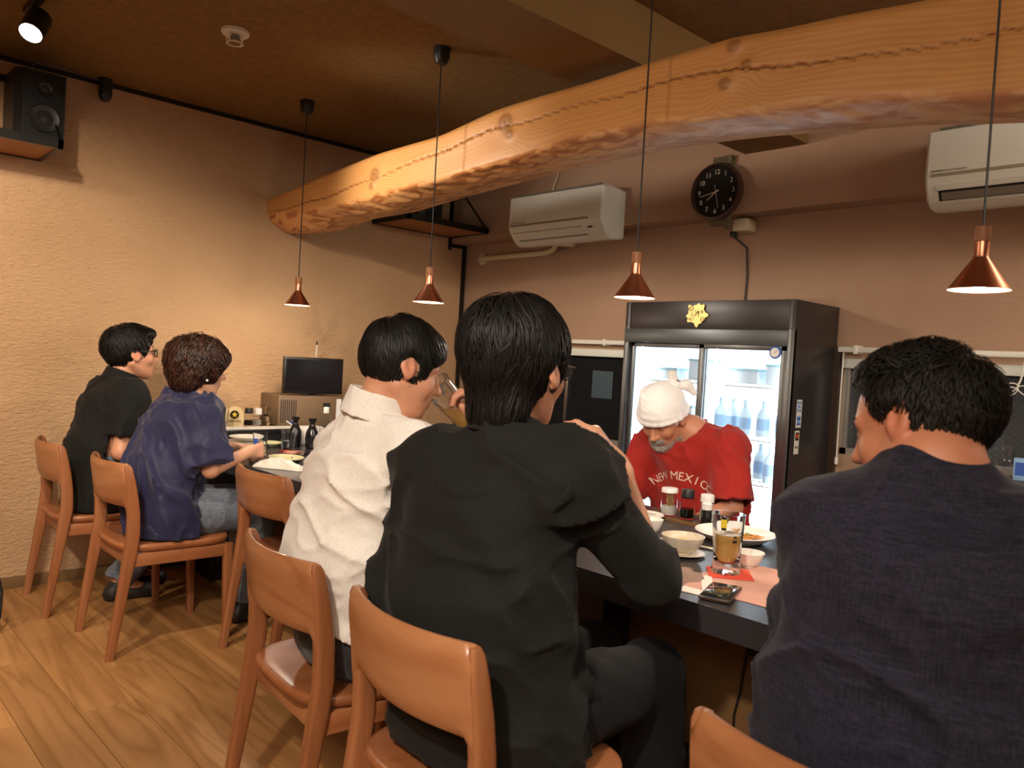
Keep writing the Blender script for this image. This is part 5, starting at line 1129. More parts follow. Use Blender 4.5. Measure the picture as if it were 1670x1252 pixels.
# ---------------------------------------------------------------- hair
from mathutils.bvhtree import BVHTree
def strands(name, H, sz, parent, material, n, cap, start, flow, seg=9, step=.012, lift=.006, thick=.0013, curl=0.0, seed=1, stop=None, wild=.15, lmin=.5, tipout=0.0, cen=(-.014, 0, .030), free=2):
    """combed locks laid over the hair mass `cap`, stepped in head space and snapped to its surface"""
    r_ = np.random.default_rng(seed); cen = np.array(cen); I = np.array(H.inverted()); me0 = cap.data
    co = np.empty(len(me0.vertices) * 3, np.float32); me0.vertices.foreach_get('co', co); co = (co.reshape(-1, 3) @ I[:3, :3].T + I[:3, 3]) / sz
    bv = BVHTree.FromPolygons(co.tolist(), [tuple(p.vertices) for p in me0.polygons])
    no = np.empty(len(me0.vertices) * 3, np.float32); me0.vertices.foreach_get('normal', no); no = no.reshape(-1, 3) @ I[:3, :3].T
    rd = co - cen; rd /= np.linalg.norm(rd, axis=1)[:, None]; sg = np.sign((no * rd).sum(1).mean()); ok = ((no * rd).sum(1) * sg > .45) & start(co)
    P = co[r_.choice(np.nonzero(ok)[0], n)] + r_.normal(size=(n, 3)) * .002
    lays = r_.uniform(0, 1, n); L = r_.uniform(lmin, 1.0, n); alive = np.ones(n, bool); left = np.full(n, free); jit = r_.normal(size=(n, 3)) * wild; ph = r_.uniform(0, 6.28, n)
    def snap(Q):
        o = Q.copy(); m = np.zeros_like(Q)
        for k, q in enumerate(Q.tolist()):
            h_ = bv.find_nearest(q); o[k] = h_[0]; m[k] = h_[1]
        return o, m * sg
    Q, Nn = snap(P); pts = []; 
    def emit(Q, Nn, t_, k): pts.append(Q + Nn * ((lift * lays + curl * .006 * np.sin(ph + k * .85) + tipout * t_ ** 2) * (4 * t_ * (1 - t_) * .5 + .5))[:, None])
    emit(Q, Nn, 0, 0)
    for k in range(seg):
        F = flow(Q) + jit; F -= (F * Nn).sum(1)[:, None] * Nn; F /= np.linalg.norm(F, axis=1)[:, None] + 1e-9
        if curl: B = np.cross(Nn, F); F = F + curl * (np.cos(ph + k * .85)[:, None] * B); F /= np.linalg.norm(F, axis=1)[:, None]
        Q2 = Q + F * (step * L)[:, None]; S_, Ns = snap(Q2); r2 = S_ - cen; r2 /= np.linalg.norm(r2, axis=1)[:, None]
        edge = (Ns * r2).sum(1) < .2
        if stop is not None: edge |= stop(Q2)
        left -= edge; alive &= left > 0
        Q3 = np.where(edge[:, None], Q2, S_); N3 = np.where(edge[:, None], Nn, Ns)
        Q = np.where(alive[:, None], Q3, Q); Nn = np.where(alive[:, None], N3, Nn); emit(Q, Nn, (k + 1) / seg, k)
    PT = np.stack(pts, 1); A = np.array(H); PT = (PT * sz) @ A[:3, :3].T + A[:3, 3]
    T = np.gradient(PT, axis=1); T /= np.linalg.norm(T, axis=2)[:, :, None] + 1e-9
    C = (A[:3, :3] @ (cen * sz)) + A[:3, 3]; Nn = PT - C; Nn /= np.linalg.norm(Nn, axis=2)[:, :, None]; B = np.cross(T, Nn); B /= np.linalg.norm(B, axis=2)[:, :, None] + 1e-9
    w = thick * np.sin(np.linspace(.35, pi * .985, seg + 1))[None, :, None] * r_.uniform(.6, 1.3, n)[:, None, None]
    Vv = np.stack([PT + t for t in (B * w * 1.6, -B * w * 1.6, Nn * w * 1.1)], 2).reshape(-1, 3)
    base = (np.arange(n) * (seg + 1) * 3)[:, None, None]; kk = (np.arange(seg) * 3)[None, :, None]; c = np.arange(2)[None, None, :] + 1
    a0 = base + kk + c; a1 = base + kk + (c + 1) % 3; F = np.stack([a0, a1, a1 + 3, a0 + 3], -1).reshape(-1, 4)
    me = bpy.data.meshes.new(name); me.vertices.add(len(Vv)); me.vertices.foreach_set('co', Vv.astype(np.float32).ravel()); me.loops.add(len(F) * 4); me.loops.foreach_set('vertex_index', F.astype(np.int32).ravel()); me.polygons.add(len(F)); me.polygons.foreach_set('loop_start', np.arange(0, len(F) * 4, 4, dtype=np.int32)); me.polygons.foreach_set('use_smooth', [True] * len(F)); me.update()
    me.materials.append(M[material]); o = bpy.data.objects.new(name, me); COL.objects.link(o); o.parent = parent; o.matrix_parent_inverse = parent.matrix_basis.inverted(); o['kind'] = 'stuff'
    return o
def hair_cap(H, sz, parent, material, rad, cen, cuts, adds=(), h=.004, noise=(.003, 40), carve=(), nm='hair'):
    """solid hair mass under the locks. cuts = ellipsoids to carve (c, r, k, rot)"""
    A = np.array(H); c = A[:3, 3]; v = Vol(c - .20 * sz, c + .20 * sz, h)
    v.ell(H, [q * sz for q in cen], [q * sz for q in rad], .01)
    for a in adds: v.ell(H, [q * sz for q in a[0]], [q * sz for q in a[1]], a[2] if len(a) > 2 else .02, 'u', a[3] if len(a) > 3 else None)
    for a in cuts: v.ell(H, [q * sz for q in a[0]], [q * sz for q in a[1]], a[2] if len(a) > 2 else .008, 's', a[3] if len(a) > 3 else None)
    v.fold(noise[0], lambda P: vnoise(P * noise[1] * np.array((1, 1, .5))))
    return v.obj(nm, material, parent, 1)
def flow_crown(crown, bias=(0, 0, -1), bw=.6, fringe=0.0):
    crown = np.array(crown); bias = np.array(bias)
    def f(Q):
        d = Q - crown; d /= np.linalg.norm(d, axis=1)[:, None] + 1e-9
        o = d + bias * bw
        if fringe: o[:, 0] += fringe * np.clip((Q[:, 0] - .03) * 20, 0, 1) * 0; o[:, 2] -= fringe * np.clip((Q[:, 0] - .04) * 20, 0, 1)
        return o
    return f

# ---------------------------------------------------------------- hands
def hand_sdf(v, wrist, fwd, palm, thumb_side, curl=.5, spread=.1, sc_=1.0, thumb_close=.5, curls=None):
    """wrist point, direction of the fingers, palm normal (out of the palm), side +1/-1 of the thumb along fwd x palm"""
    f = Vector(fwd).normalized(); p = Vector(palm); p = (p - f * p.dot(f)).normalized(); s = f.cross(p) * thumb_side
    w = Vector(wrist); q = lambda a, b, c: w + (f * a + s * b + p * c) * sc_
    k = .006
    for t in (-.026, -.010, .008, .024): v.cone(q(.012, t * .6, 0), q(.085, t * 1.15, -.002), .015 * sc_, .0115 * sc_, .012)
    v.cone(q(.02, .022, .008), q(.05, .036, .012), .016 * sc_, .012 * sc_, .012)      # thenar
    v.cone(q(-.02, 0, 0), q(.02, 0, 0), .023 * sc_, .021 * sc_, .012, lat=s, w=1.15)
    lens = ((.031, .026, .042, .024, .020), (.011, .029, .046, .028, .022), (-.009, .028, .043, .026, .021), (-.027, .024, .034, .021, .019))
    for i, (b, _, l1, l2, l3) in enumerate(lens):
        cu = (curls[i] if curls else curl + .06 * i)
        sp = spread * (1.5 - i) * .22; a = q(.084, b, -.001); ang = 0; r = (.0092, .0095, .0090, .0080)[i] * sc_
        dirv = (f * cos(sp) + s * sin(sp)).normalized()
        for j, l in enumerate((l1, l2, l3)):
            ang += cu * (1.15, 1.35, .9)[j]; d = dirv * cos(ang) + p * sin(ang); b_ = a + d * l * sc_
            v.cone(a, b_, r * (1, .93, .86)[j], r * (.93, .86, .74)[j], .0035 if j else .006); a = b_
    a = q(.030, .034, .012); d1 = (f * .62 + s * (.72 - .5 * thumb_close) + p * (.28 + .55 * thumb_close)).normalized(); b_ = a + d1 * .036 * sc_; v.cone(a, b_, .0125 * sc_, .0105 * sc_, .008)
    d2 = (f * .80 + s * (.35 - .75 * thumb_close) + p * (.25 + .45 * thumb_close)).normalized(); c_ = b_ + d2 * .030 * sc_; v.cone(b_, c_, .0105 * sc_, .0085 * sc_, .004)

def limb_points(J):
    return J
def build_body(name, label, J, H, sz=1.0, hd=None, skin=SKIN, tint=None, lo=None, hi=None, h=.0052, parent=None, wide=1.0, hands=(), neck_r=.052, legs=True, feet=True, fatarm=1.0):
    """J: P pelvis, M waist, C chest, N neck base, SL SR shoulders, EL ER elbows, WL WR wrists, HL HR hips, KL KR knees, AL AR ankles, TL TR toes"""
    pts = np.array([J[k] for k in J] + [list(H.translation)]); lo = pts.min(0) - .17 if lo is None else lo; hi = pts.max(0) + .17 if hi is None else hi
    v = Vol(lo, hi, h); lat = np.array(J['SL']) - np.array(J['SR'])
    lat_h = np.array(J['HL']) - np.array(J['HR'])
    v.cone(J['P'], J['M'], .098 * wide, .090 * wide, .03, lat=lat_h, w=1.4); v.cone(J['M'], J['C'], .090 * wide, .100 * wide, .04, lat=lat, w=1.42)
    for s in 'LR':
        v.cone(J['N'], J['S' + s], .045, .045, .05); v.cone(J['S' + s], J['E' + s], .048 * fatarm, .038 * fatarm, .03); v.cone(J['E' + s], J['W' + s], .040 * fatarm, .0255, .02)
        if legs:
            v.cone(J['H' + s], J['K' + s], .080, .052, .04); v.cone(J['K' + s], J['A' + s], .052, .034, .02)
            if feet: v.cone(J['A' + s], J['T' + s], .034, .026, .02)
    back = H @ Vector((-.022 * sz, 0, -.035 * sz)); v.cone(J['N'], back, neck_r * 1.08, neck_r, .03)
    head_sdf(v, H, sz, **(hd or {}))
    for a in hands: hand_sdf(v, **a)
    o = v.obj('body', 'skin', parent, 1, skin_tint(H, sz, skin, tint)); return o
def make_person(label, J, H, loc, **k):
    p = thing('person', label, 'person', loc, 0); bpy.context.view_layer.update()
    b = build_body('person', label, J, H, parent=p, **k); return p, b
def pants(p, J, m, wide=1.0, cut_z=.085, r=(.105, .078, .066), h=.009, shorts=None, top=None, nm='trousers', frq=14):
    pts = np.array([J[k] for k in ('P', 'M', 'HL', 'HR', 'KL', 'KR', 'AL', 'AR')]); v = Vol(pts.min(0) - .18, pts.max(0) + .16, h); lat = np.array(J['HL']) - np.array(J['HR'])
    v.cone(J['P'], J['M'], .118 * wide, .108 * wide, .03, lat=lat, w=1.42)
    for s in 'LR':
        a, k, b = (np.array(J[q + s], float) for q in 'HKA')
        if shorts: e = a + (k - a) * shorts; v.cone(a, k, r[0], r[1] + .012, .04, cuts=[(e, k - a)]); v.cone(a + (k - a) * (shorts - .25), k, r[0] - .028, r[1] - .012, .004, 's', cuts=[(e - (k - a) * .12, a - k)])
        else:
            v.cone(a, k, r[0], r[1], .04); e = k + (b - k) * 1.02; v.cone(k, b, r[1], r[2], .025, cuts=[(e, b - k)])
            v.cone(e - (b - k) * .1, b, r[2] - .012, r[2] - .012, .003, 's')
    v.plane(np.array(J['P']) + (np.array(J['M']) - np.array(J['P'])) * (top or .95), np.array(J['M']) - np.array(J['P']))
    v.fold(.008, folds(frq, (20, 60, 0), 2, (1, 1, .5)))
    return v.obj(nm, m, p, 1)
def shoes(p, J, m='shoe'):
    for s in 'LR':
        a = np.array(J['A' + s], float); t = np.array(J['T' + s], float); v = Vol(np.minimum(a, t) - .09, np.maximum(a, t) + .09, .005); d = (t - a); d[2] = 0; d /= np.linalg.norm(d)
        z = t[2]; heel = a - d * .03; heel[2] = z + .004; v.cone(heel, t + d * .02, .036, .038, .02); v.cone(a - (0, 0, .01), heel, .04, .034, .02); v.plane((0, 0, z - .024), (0, 0, -1)); v.cone(a, a + (0, 0, .12), .036, .036, .004, 's')
        v.obj('shoe', m, p, 1)
A_ = np.array
def hem_cut(P, n): return [(P, n)]
def shirt(name, p, J, m, sl, off=.016, wide=1.0, hem=.50, hem_n=(0, 0, -1), neck=None, neck_r=.062, k=.035, h=.0065, fold=(.011, 11, (0, 0, 0)), loose=.0, sleeve_r=(.066, .062), long_=False, extra=None, puff=0, armk=.03):
    pts = np.array([J[q] for q in ('P', 'M', 'C', 'N', 'SL', 'SR', 'EL', 'ER') + (('WL', 'WR') if long_ else ())]); v = Vol(pts.min(0) - .20, pts.max(0) + .12, h)
    lat = A_(J['SL']) - A_(J['SR']); lh = A_(J['HL']) - A_(J['HR']); P, Mm, C, N = (A_(J[q], float) for q in 'PMCN')
    low = P + (P - Mm) * .55
    v.cone(low, P, .120 * wide + loose, .118 * wide + loose, .03, lat=lh, w=1.40); v.cone(P, Mm, .118 * wide + loose, .108 * wide + loose * .8, .03, lat=lh, w=1.42); v.cone(Mm, C, .108 * wide + loose * .8, .114 * wide, .05, lat=lat, w=1.44)
    for s in 'LR':
        S, E, Wr = (A_(J[q + s], float) for q in 'SEW'); v.cone(N - (0, 0, .02), S, .055, .060, .05); v.cone(C + (S - C) * .4, S, .09, .066, .05)
        f = sl[s] if isinstance(sl, dict) else sl
        if f <= 1:
            e = S + (E - S) * f; v.cone(S, E, sleeve_r[0] + puff * .3, sleeve_r[1] + puff, armk, cuts=[(e, E - S)])
            v.cone(S + (E - S) * (f - .22), E, sleeve_r[0] - .010, sleeve_r[1] - .008 + puff * .4, .003, 's', cuts=[(e - (E - S) * .12, S - E)])
        else:
            v.cone(S, E, sleeve_r[0], sleeve_r[1], armk); g_ = f - 1; e = E + (Wr - E) * g_
            v.cone(E, Wr, sleeve_r[1], sleeve_r[1] * .62, .02, cuts=[(e, Wr - E)])
            v.cone(E + (Wr - E) * max(0, g_ - .2), Wr, sleeve_r[1] - .014, sleeve_r[1] * .62 - .008, .003, 's', cuts=[(e - (Wr - E) * .12, E - Wr)])
    if extra: extra(v)
    v.fold(fold[0], folds(fold[1], fold[2], hash1(len(name)) * 9, (1, 1, .28), warp=.35))
    v.fold(fold[0] * .45, folds(fold[1] * 2.2, (fold[2][0] + 40, fold[2][1], fold[2][2] + 30), 4, (1, 1, .3), warp=.35))
    nk = neck if neck is not None else N
    v.cone(A_(nk) + (0, 0, .0), A_(nk) + (0, 0, .16), neck_r, neck_r * 1.3, .006, 's')
    v.plane(P + A_((0, 0, hem - P[2])), hem_n)
    return v.obj(name, m, p, 1)
def collar(p, base, tip, r0, r1, m, name='collar', t=.0035, front=None, h=.0035, cut=None):
    v = Vol(np.minimum(base, tip) - .13, np.maximum(base, tip) + .13, h); ax = A_(tip) - A_(base)
    v.cone(A_(base) - ax * .5, A_(tip) + ax * .5, r0, r1, 0, cuts=[(tip, ax), (base, -ax)], shell=t)
    if front is not None: v.cone(A_(front[0]), A_(front[1]), front[2], front[2], .003, 's')
    v.fold(.002, folds(18)); return v.obj(name, m, p, 1)
def glasses(p, H, sz, m='blackm', label=None, w=.052, thick=.0022):
    g = G()
    def T(q): return H @ (Vector(q) * sz)
    for s in (1, -1):
        pts = [(.103 - .10 * abs(.033 + .026 * cos(t)) + 0, s * (.033 + .0255 * math.copysign(abs(cos(t)) ** .7, cos(t))), .004 + .018 * math.copysign(abs(sin(t)) ** .7, sin(t))) for t in np.linspace(0, 2 * pi, 25)]
        g.tube([T(q) for q in pts], thick, 6, caps=False); g.tube([T(q) for q in ((.097, s * .058, .012), (.085, s * .074, .012), (.0, s * .084, .012), (-.02, s * .086, .0), (-.03, s * .084, -.015))], thick, 6)
    g.tube([T(q) for q in ((.1025, .008, .008), (.106, 0, .011), (.1025, -.008, .008))], thick, 6)
    o = g.obj('glasses', m, p); o.matrix_parent_inverse = p.matrix_basis.inverted()
    for s in (1, -1):
        ln = G().add([T((.103 - .10 * abs(.033 + .024 * cos(t)), s * (.033 + .0235 * cos(t)), .004 + .0165 * sin(t))) for t in np.linspace(0, 2 * pi, 20)[:-1]], [tuple(range(19))]).obj('spectacle_lens', 'lens_g', o); ln.matrix_parent_inverse = Matrix.Identity(4)
    return o
def par(o, p): o.parent = p; o.matrix_parent_inverse = p.matrix_basis.inverted(); return o
def buttons(p, pts, m='lid', r=.0055):
    for q in pts: par(G().lathe([(0, .002), (r * .7, .0024), (r, .001), (r, -.001), (0, -.001)], n=14).obj('button', m), p).matrix_basis = Matrix.Translation(Vector(q)) if False else Matrix.Translation(Vector(q))

# --------------------------------------------------------------- man by the plaster wall
H = hframe((1.315, 4.095, 1.175), -4, -3); sz = 1.04
J = dict(P=(1.19, 4.10, .535), M=(1.19, 4.10, .71), C=(1.23, 4.10, .90), N=(1.262, 4.10, 1.035), SL=(1.25, 4.26, .975), SR=(1.262, 3.94, .975), EL=(1.26, 4.33, .73), ER=(1.225, 3.905, .725), WL=(1.50, 4.17, .765), WR=(1.475, 3.99, .765),
         HL=(1.22, 4.18, .53), HR=(1.22, 4.01, .53), KL=(1.60, 4.18, .53), KR=(1.60, 4.00, .53), AL=(1.38, 4.16, .10), AR=(1.27, 4.00, .10), TL=(1.50, 4.17, .03), TR=(1.39, 3.99, .03))
pa, _ = make_person('man in a black short-sleeved shirt and black glasses, seated nearest the plaster wall', J, H, (1.19, 4.10, 0), sz=sz, wide=1.1, hd=dict(chub=.005, mouth_open=.004),
    hands=[dict(wrist=J['WR'], fwd=(.9, .35, 0), palm=(0, .5, -1), thumb_side=-1, curl=.35), dict(wrist=J['WL'], fwd=(.9, -.35, 0), palm=(0, -.5, -1), thumb_side=1, curl=.35)])
shirt('shirt', pa, J, 'black_shirt', .72, wide=1.13, hem=.44, neck=(1.275, 4.10, 1.055), neck_r=.060, loose=.008, sleeve_r=(.066, .078), fold=(.014, 8, (0, 10, 0)))
collar(pa, (1.258, 4.10, 1.03), (1.280, 4.10, 1.088), .082, .067, 'black_shirt', front=((1.33, 4.09, 1.05), (1.37, 4.09, 1.11), .03))
buttons(pa, [(1.375, 4.06, 1.005)])
pants(pa, J, 'denim'); shoes(pa, J); brows(H, sz, pa)
hr = hair_cap(H, sz, pa, 'hair_black', (.108, .086, .102), (-.020, 0, .036), [((.098, 0, -.022), (.066, .12, .078), .012), ((.02, 0, -.115), (.14, .13, .066), .012), ((.006, -.088, -.012), (.026, .03, .040)), ((.006, .088, -.012), (.026, .03, .040))], [((.035, -.01, .092), (.060, .062, .026))])
st_a = lambda P: (P[:, 2] > -.02) & ((P[:, 0] < .055) | (P[:, 2] > .075)) & ~((np.abs(P[:, 1]) > .06) & (P[:, 0] > -.02) & (P[:, 2] < .035))
stop_a = lambda P: ((P[:, 0] > .052) & (P[:, 2] < .052)) | (P[:, 2] < -.055) | ((np.abs(P[:, 1]) > .06) & (np.abs(P[:, 0] - .006) < .024) & (P[:, 2] < .026))
strands('hair_locks', H, sz, pa, 'hair_black', 1700, hr, lambda P: P[:, 2] > -.04, flow_crown((-.06, .02, .13), (.25, 0, -1), .5), 8, .011, .010, .0016, seed=2, wild=.32, tipout=.005)
glasses(pa, H, sz, thick=.0026)

# --------------------------------------------------------------- woman in navy
H = hframe((1.385, 3.44, 1.140), -6, 6); sz = .98
J = dict(P=(1.26, 3.45, .53), M=(1.245, 3.45, .70), C=(1.30, 3.45, .88), N=(1.345, 3.445, 1.005), SL=(1.33, 3.59, .945), SR=(1.345, 3.30, .945), EL=(1.45, 3.63, .72), ER=(1.372, 3.245, .725), WL=(1.63, 3.60, .765), WR=(1.592, 3.375, .772),
         HL=(1.28, 3.53, .525), HR=(1.28, 3.37, .525), KL=(1.66, 3.52, .52), KR=(1.655, 3.36, .52), AL=(1.70, 3.55, .11), AR=(1.62, 3.40, .11), TL=(1.80, 3.55, .03), TR=(1.73, 3.40, .03))
pb, _ = make_person('woman in a loose navy blouse with curly brown hair, holding a glass', J, H, (1.26, 3.45, 0), sz=sz, wide=.92, fatarm=.86, neck_r=.044, hd=dict(smile=.004), skin=np.array(srgb(220, 166, 134)),
    hands=[dict(wrist=J['WR'], fwd=(.93, .30, .06), palm=(-.28, .95, 0), thumb_side=-1, curls=(.62, .66, .70, .74), sc_=.92, thumb_close=.5, spread=.1), dict(wrist=J['WL'], fwd=(.9, -.2, 0), palm=(0, -.3, -1), thumb_side=1, curl=.3, sc_=.9)])
shirt('blouse', pb, J, 'navy', .86, wide=1.02, hem=.445, neck=(1.365, 3.445, 1.03), neck_r=.054, loose=.022, sleeve_r=(.060, .056), puff=.034, fold=(.021, 9, (0, 22, 0)), armk=.02)
pants(pb, J, 'denim'); shoes(pb, J); brows(H, sz, pb)
er = par(G().lathe([(0, -.006), (.0045, -.004), (.006, 0), (.0045, .004), (0, .006)], n=14, mt=Matrix.Translation(H @ (Vector((.012, -.094, -.050)) * sz))).obj('earring', 'lid'), pb)
hb = hair_cap(H, sz, pb, 'hair_brown', (.120, .102, .110), (-.022, 0, .030), [((.108, 0, -.050), (.060, .13, .092), .012), ((.055, 0, -.125), (.12, .14, .070), .01)], [((-.050, 0, -.045), (.062, .080, .064), .03), ((.02, -.055, .065), (.07, .05, .055), .03), ((.0, .05, .06), (.07, .05, .055), .03)], noise=(.010, 34))
stop_b = lambda P: ((P[:, 0] > .058) & (P[:, 2] < .030)) | (P[:, 2] < -.100) | ((P[:, 0] > .03) & (P[:, 2] < -.045))
strands('hair_locks', H, sz, pb, 'hair_brown', 2200, hb, lambda P: P[:, 2] > -.08, flow_crown((-.03, .0, .14), (.15, 0, -1), .6), 12, .013, .014, .0018, curl=.75, seed=4, wild=.35, tipout=.006)

# --------------------------------------------------------------- man in white drinking
H = hframe((1.160, 1.634, 1.210), -22, 13, 0); sz = .96
J = dict(P=(1.12, 1.75, .535), M=(1.09, 1.74, .73), C=(1.105, 1.705, .93), N=(1.108, 1.675, 1.085), SL=(1.150, 1.835, 1.00), SR=(1.135, 1.530, 1.015), EL=(1.22, 1.89, .75), ER=(1.375, 1.455, .885), WL=(1.42, 1.86, .745), WR=(1.372, 1.558, 1.062),
         HL=(1.15, 1.84, .53), HR=(1.15, 1.66, .53), KL=(1.54, 1.86, .51), KR=(1.50, 1.64, .51), AL=(1.45, 1.86, .11), AR=(1.25, 1.62, .13), TL=(1.57, 1.87, .03), TR=(1.36, 1.62, .04))
pw_, _ = make_person('man in a white shirt drinking from a beer glass, black watch on his raised wrist', J, H, (1.12, 1.75, 0), sz=sz, wide=1.08, h=.004, hd=dict(smile=.002, mouth_open=.003, ear_up=.015),
    hands=[dict(wrist=J['WR'], fwd=(-.22, .12, 1), palm=(-.72, .55, -.25), thumb_side=1, curls=(.78, .80, .82, .86), thumb_close=.3, spread=.15), dict(wrist=J['WL'], fwd=(.9, -.2, 0), palm=(0, -.3, -1), thumb_side=1, curl=.35)])
shirt('shirt', pw_, J, 'white_shirt', dict(L=.80, R=.80), wide=1.05, hem=.565, hem_n=(-.30, .25, -1), neck=(1.118, 1.670, 1.125), neck_r=.062, loose=.012, sleeve_r=(.064, .070), fold=(.0135, 9, (60, 35, 20)))
collar(pw_, (1.106, 1.675, 1.085), (1.120, 1.664, 1.150), .082, .066, 'white_shirt', front=((1.185, 1.64, 1.09), (1.23, 1.62, 1.15), .03), t=.004)
pants(pw_, J, 'grey_pants', shorts=.92, nm='shorts'); brows(H, sz, pw_); shoes(pw_, J)
hw_ = hair_cap(H, sz, pw_, 'hair_black', (.103, .088, .104), (-.012, 0, .036), [((.108, 0, -.036), (.066, .12, .086), .012), ((.01, 0, -.106), (.16, .13, .080), .012), ((.004, -.09, .006), (.028, .034, .036)), ((.004, .09, .006), (.028, .034, .036))], [((.030, 0, .078), (.066, .068, .034)), ((.068, 0, .052), (.028, .058, .030), .02)])
stop_w = lambda P: ((P[:, 0] > .060) & (P[:, 2] < .034)) | ((P[:, 0] > .035) & (P[:, 2] < .0)) | (P[:, 2] < -.066) | ((np.abs(P[:, 1]) > .06) & (np.abs(P[:, 0] - .006) < .026) & (P[:, 2] < .022))
strands('hair_locks', H, sz, pw_, 'hair_black', 2800, hw_, lambda P: P[:, 2] > -.04, flow_crown((-.065, .0, .13), (.35, 0, -1), .55), 8, .0125, .006, .0014, seed=6, stop=lambda P: (np.abs(P[:, 1]) > .05) & (P[:, 2] < -.02) & (P[:, 0] > -.03), free=2)
wa = Vector(J['WR']); wd = (Vector(J['WR']) - Vector(J['ER'])).normalized(); wc_ = wa - wd * .012
par(G().lathe([(.0335, -.012), (.0355, -.011), (.0355, .011), (.0335, .012), (.031, .0), (.0335, -.012)], n=28, mt=Matrix.Translation(wc_) @ wd.to_track_quat('Z', 'Y').to_matrix().to_4x4()).obj('wristwatch', 'blackm'), pw_)
# the glass he holds
base = Vector((1.378, 1.606, 1.072)); rim = Vector((1.266, 1.632, 1.178)); ax_ = (rim - base).normalized()
bg_ = thing('beer_glass', 'tilted tapered beer glass at the lips of the man in the white shirt', 'beer glass', base); bg_.rotation_mode = 'QUATERNION'; bg_.rotation_quaternion = ax_.to_track_quat('Z', 'Y')
G().lathe([(0, 0), (.029, 0), (.030, .004), (.040, .155), (.0375, .155), (.0275, .010), (0, .009)], n=40).obj('glass_body', 'glass', bg_)
q_ = bg_.rotation_quaternion.to_matrix(); up_l = q_.transposed() @ Vector((0, 0, 1))
g = G(); n = 32; vs = []; zs = np.linspace(.0105, .125, 18)
hv = .052   # beer surface: horizontal in the world, so slanted in the glass
bm = bmesh.new()
prev = None; ring_all = []
for z in zs:
    r = .0272 + (.0372 - .0272) * (z - .010) / .145 - .0004; ring_all.append([bm.verts.new((r * cos(2 * pi * k / n), r * sin(2 * pi * k / n), z)) for k in range(n)])
for a_, b_ in zip(ring_all[:-1], ring_all[1:]):
    for k in range(n): bm.faces.new((a_[k], a_[(k + 1) % n], b_[(k + 1) % n], b_[k]))
bm.faces.new(ring_all[0][::-1]); bm.faces.new(ring_all[-1])
res = bmesh.ops.bisect_plane(bm, geom=bm.verts[:] + bm.edges[:] + bm.faces[:], plane_co=Vector((0, 0, .062)), plane_no=up_l, clear_outer=True)
bmesh.ops.holes_fill(bm, edges=[e for e in res['geom_cut'] if isinstance(e, bmesh.types.BMEdge)])
me = bpy.data.meshes.new('beer'); bm.to_mesh(me); bm.free(); me.materials.append(M['beer']); ob = bpy.data.objects.new('beer', me); COL.objects.link(ob); ob.parent = bg_
for k_ in range(7):
    az = rng.uniform(2.4, 5.2); z0 = rng.uniform(.085, .135); G().grid(lambda u, v: ((.0288 + .01 * (z0 + v * .014) / .155) * cos(az + (u - .5) * .5 * (1 - .5 * v)), (.0288 + .01 * (z0 + v * .014) / .155) * sin(az + (u - .5) * .5 * (1 - .5 * v)), z0 + v * .014 + .004 * sin(u * 7)), 8, 3).obj('foam_residue', 'foam', bg_, fixn=False)
def print_(par_, az, z, w, h__, m, r0=.0402): return G().grid(lambda u, v: ((r0 - .01 * (1 - (z + v * h__) / .155)) * cos(az + (u - .5) * w / .037), (r0 - .01 * (1 - (z + v * h__) / .155)) * sin(az + (u - .5) * w / .037), z + v * h__), 8, 3).obj('printed_crest', m, par_, fixn=False)

# --------------------------------------------------------------- man in the black long-sleeved top, centre
H = hframe((1.155, 1.205, 1.235), 6, 4, 0); sz = 1.05
J = dict(P=(1.12, 1.215, .535), M=(1.09, 1.215, .74), C=(1.10, 1.215, .93), N=(1.115, 1.205, 1.085), SL=(1.075, 1.375, 1.015), SR=(1.165, 1.045, 1.025), EL=(1.045, 1.425, .755), ER=(1.375, 1.000, .815), WL=(1.28, 1.36, .70), WR=(1.335, 1.075, 1.040),
         HL=(1.15, 1.30, .53), HR=(1.15, 1.12, .53), KL=(1.55, 1.30, .52), KR=(1.55, 1.11, .52), AL=(1.62, 1.28, .11), AR=(1.58, 1.08, .11), TL=(1.74, 1.28, .03), TR=(1.70, 1.08, .03))
pk, _ = make_person('man seen from behind in a black long-sleeved top and glasses, right forearm raised', J, H, (1.12, 1.215, 0), sz=sz, wide=1.08, h=.004, hd=dict(ear_out=.006),
    hands=[dict(wrist=J['WR'], fwd=(-.35, .45, .75), palm=(-.5, .6, -.3), thumb_side=1, curl=.45, thumb_close=.5), dict(wrist=J['WL'], fwd=(.9, -.2, 0), palm=(0, -.3, -1), thumb_side=1, curl=.35)])
shirt('long_sleeved_top', pk, J, 'black_tee', dict(L=1.85, R=1.12), wide=1.16, hem=.455, neck=(1.128, 1.203, 1.128), neck_r=.060, loose=.022, sleeve_r=(.068, .062), fold=(.022, 6, (55, 30, 10)))
collar(pk, (1.116, 1.205, 1.085), (1.134, 1.203, 1.140), .078, .062, 'black_tee', t=.004)
pants(pk, J, 'black_pants'); shoes(pk, J); brows(H, sz, pk)
hk = hair_cap(H, sz, pk, 'hair_black', (.114, .094, .108), (-.022, 0, .034), [((.108, 0, -.036), (.064, .12, .080), .012), ((.075, 0, -.125), (.12, .14, .085), .012), ((.010, -.094, -.016), (.030, .034, .042)), ((.010, .094, -.016), (.030, .034, .042))], [((-.052, 0, -.078), (.046, .060, .066), .03), ((-.07, 0, .05), (.05, .07, .06), .03)])
stop_k = lambda P: ((P[:, 0] > .060) & (P[:, 2] < .034)) | ((P[:, 0] > .035) & (P[:, 2] < -.01)) | (P[:, 2] < -.115) | ((np.abs(P[:, 1]) > .06) & (np.abs(P[:, 0] - .014) < .022) & (P[:, 2] < .018))
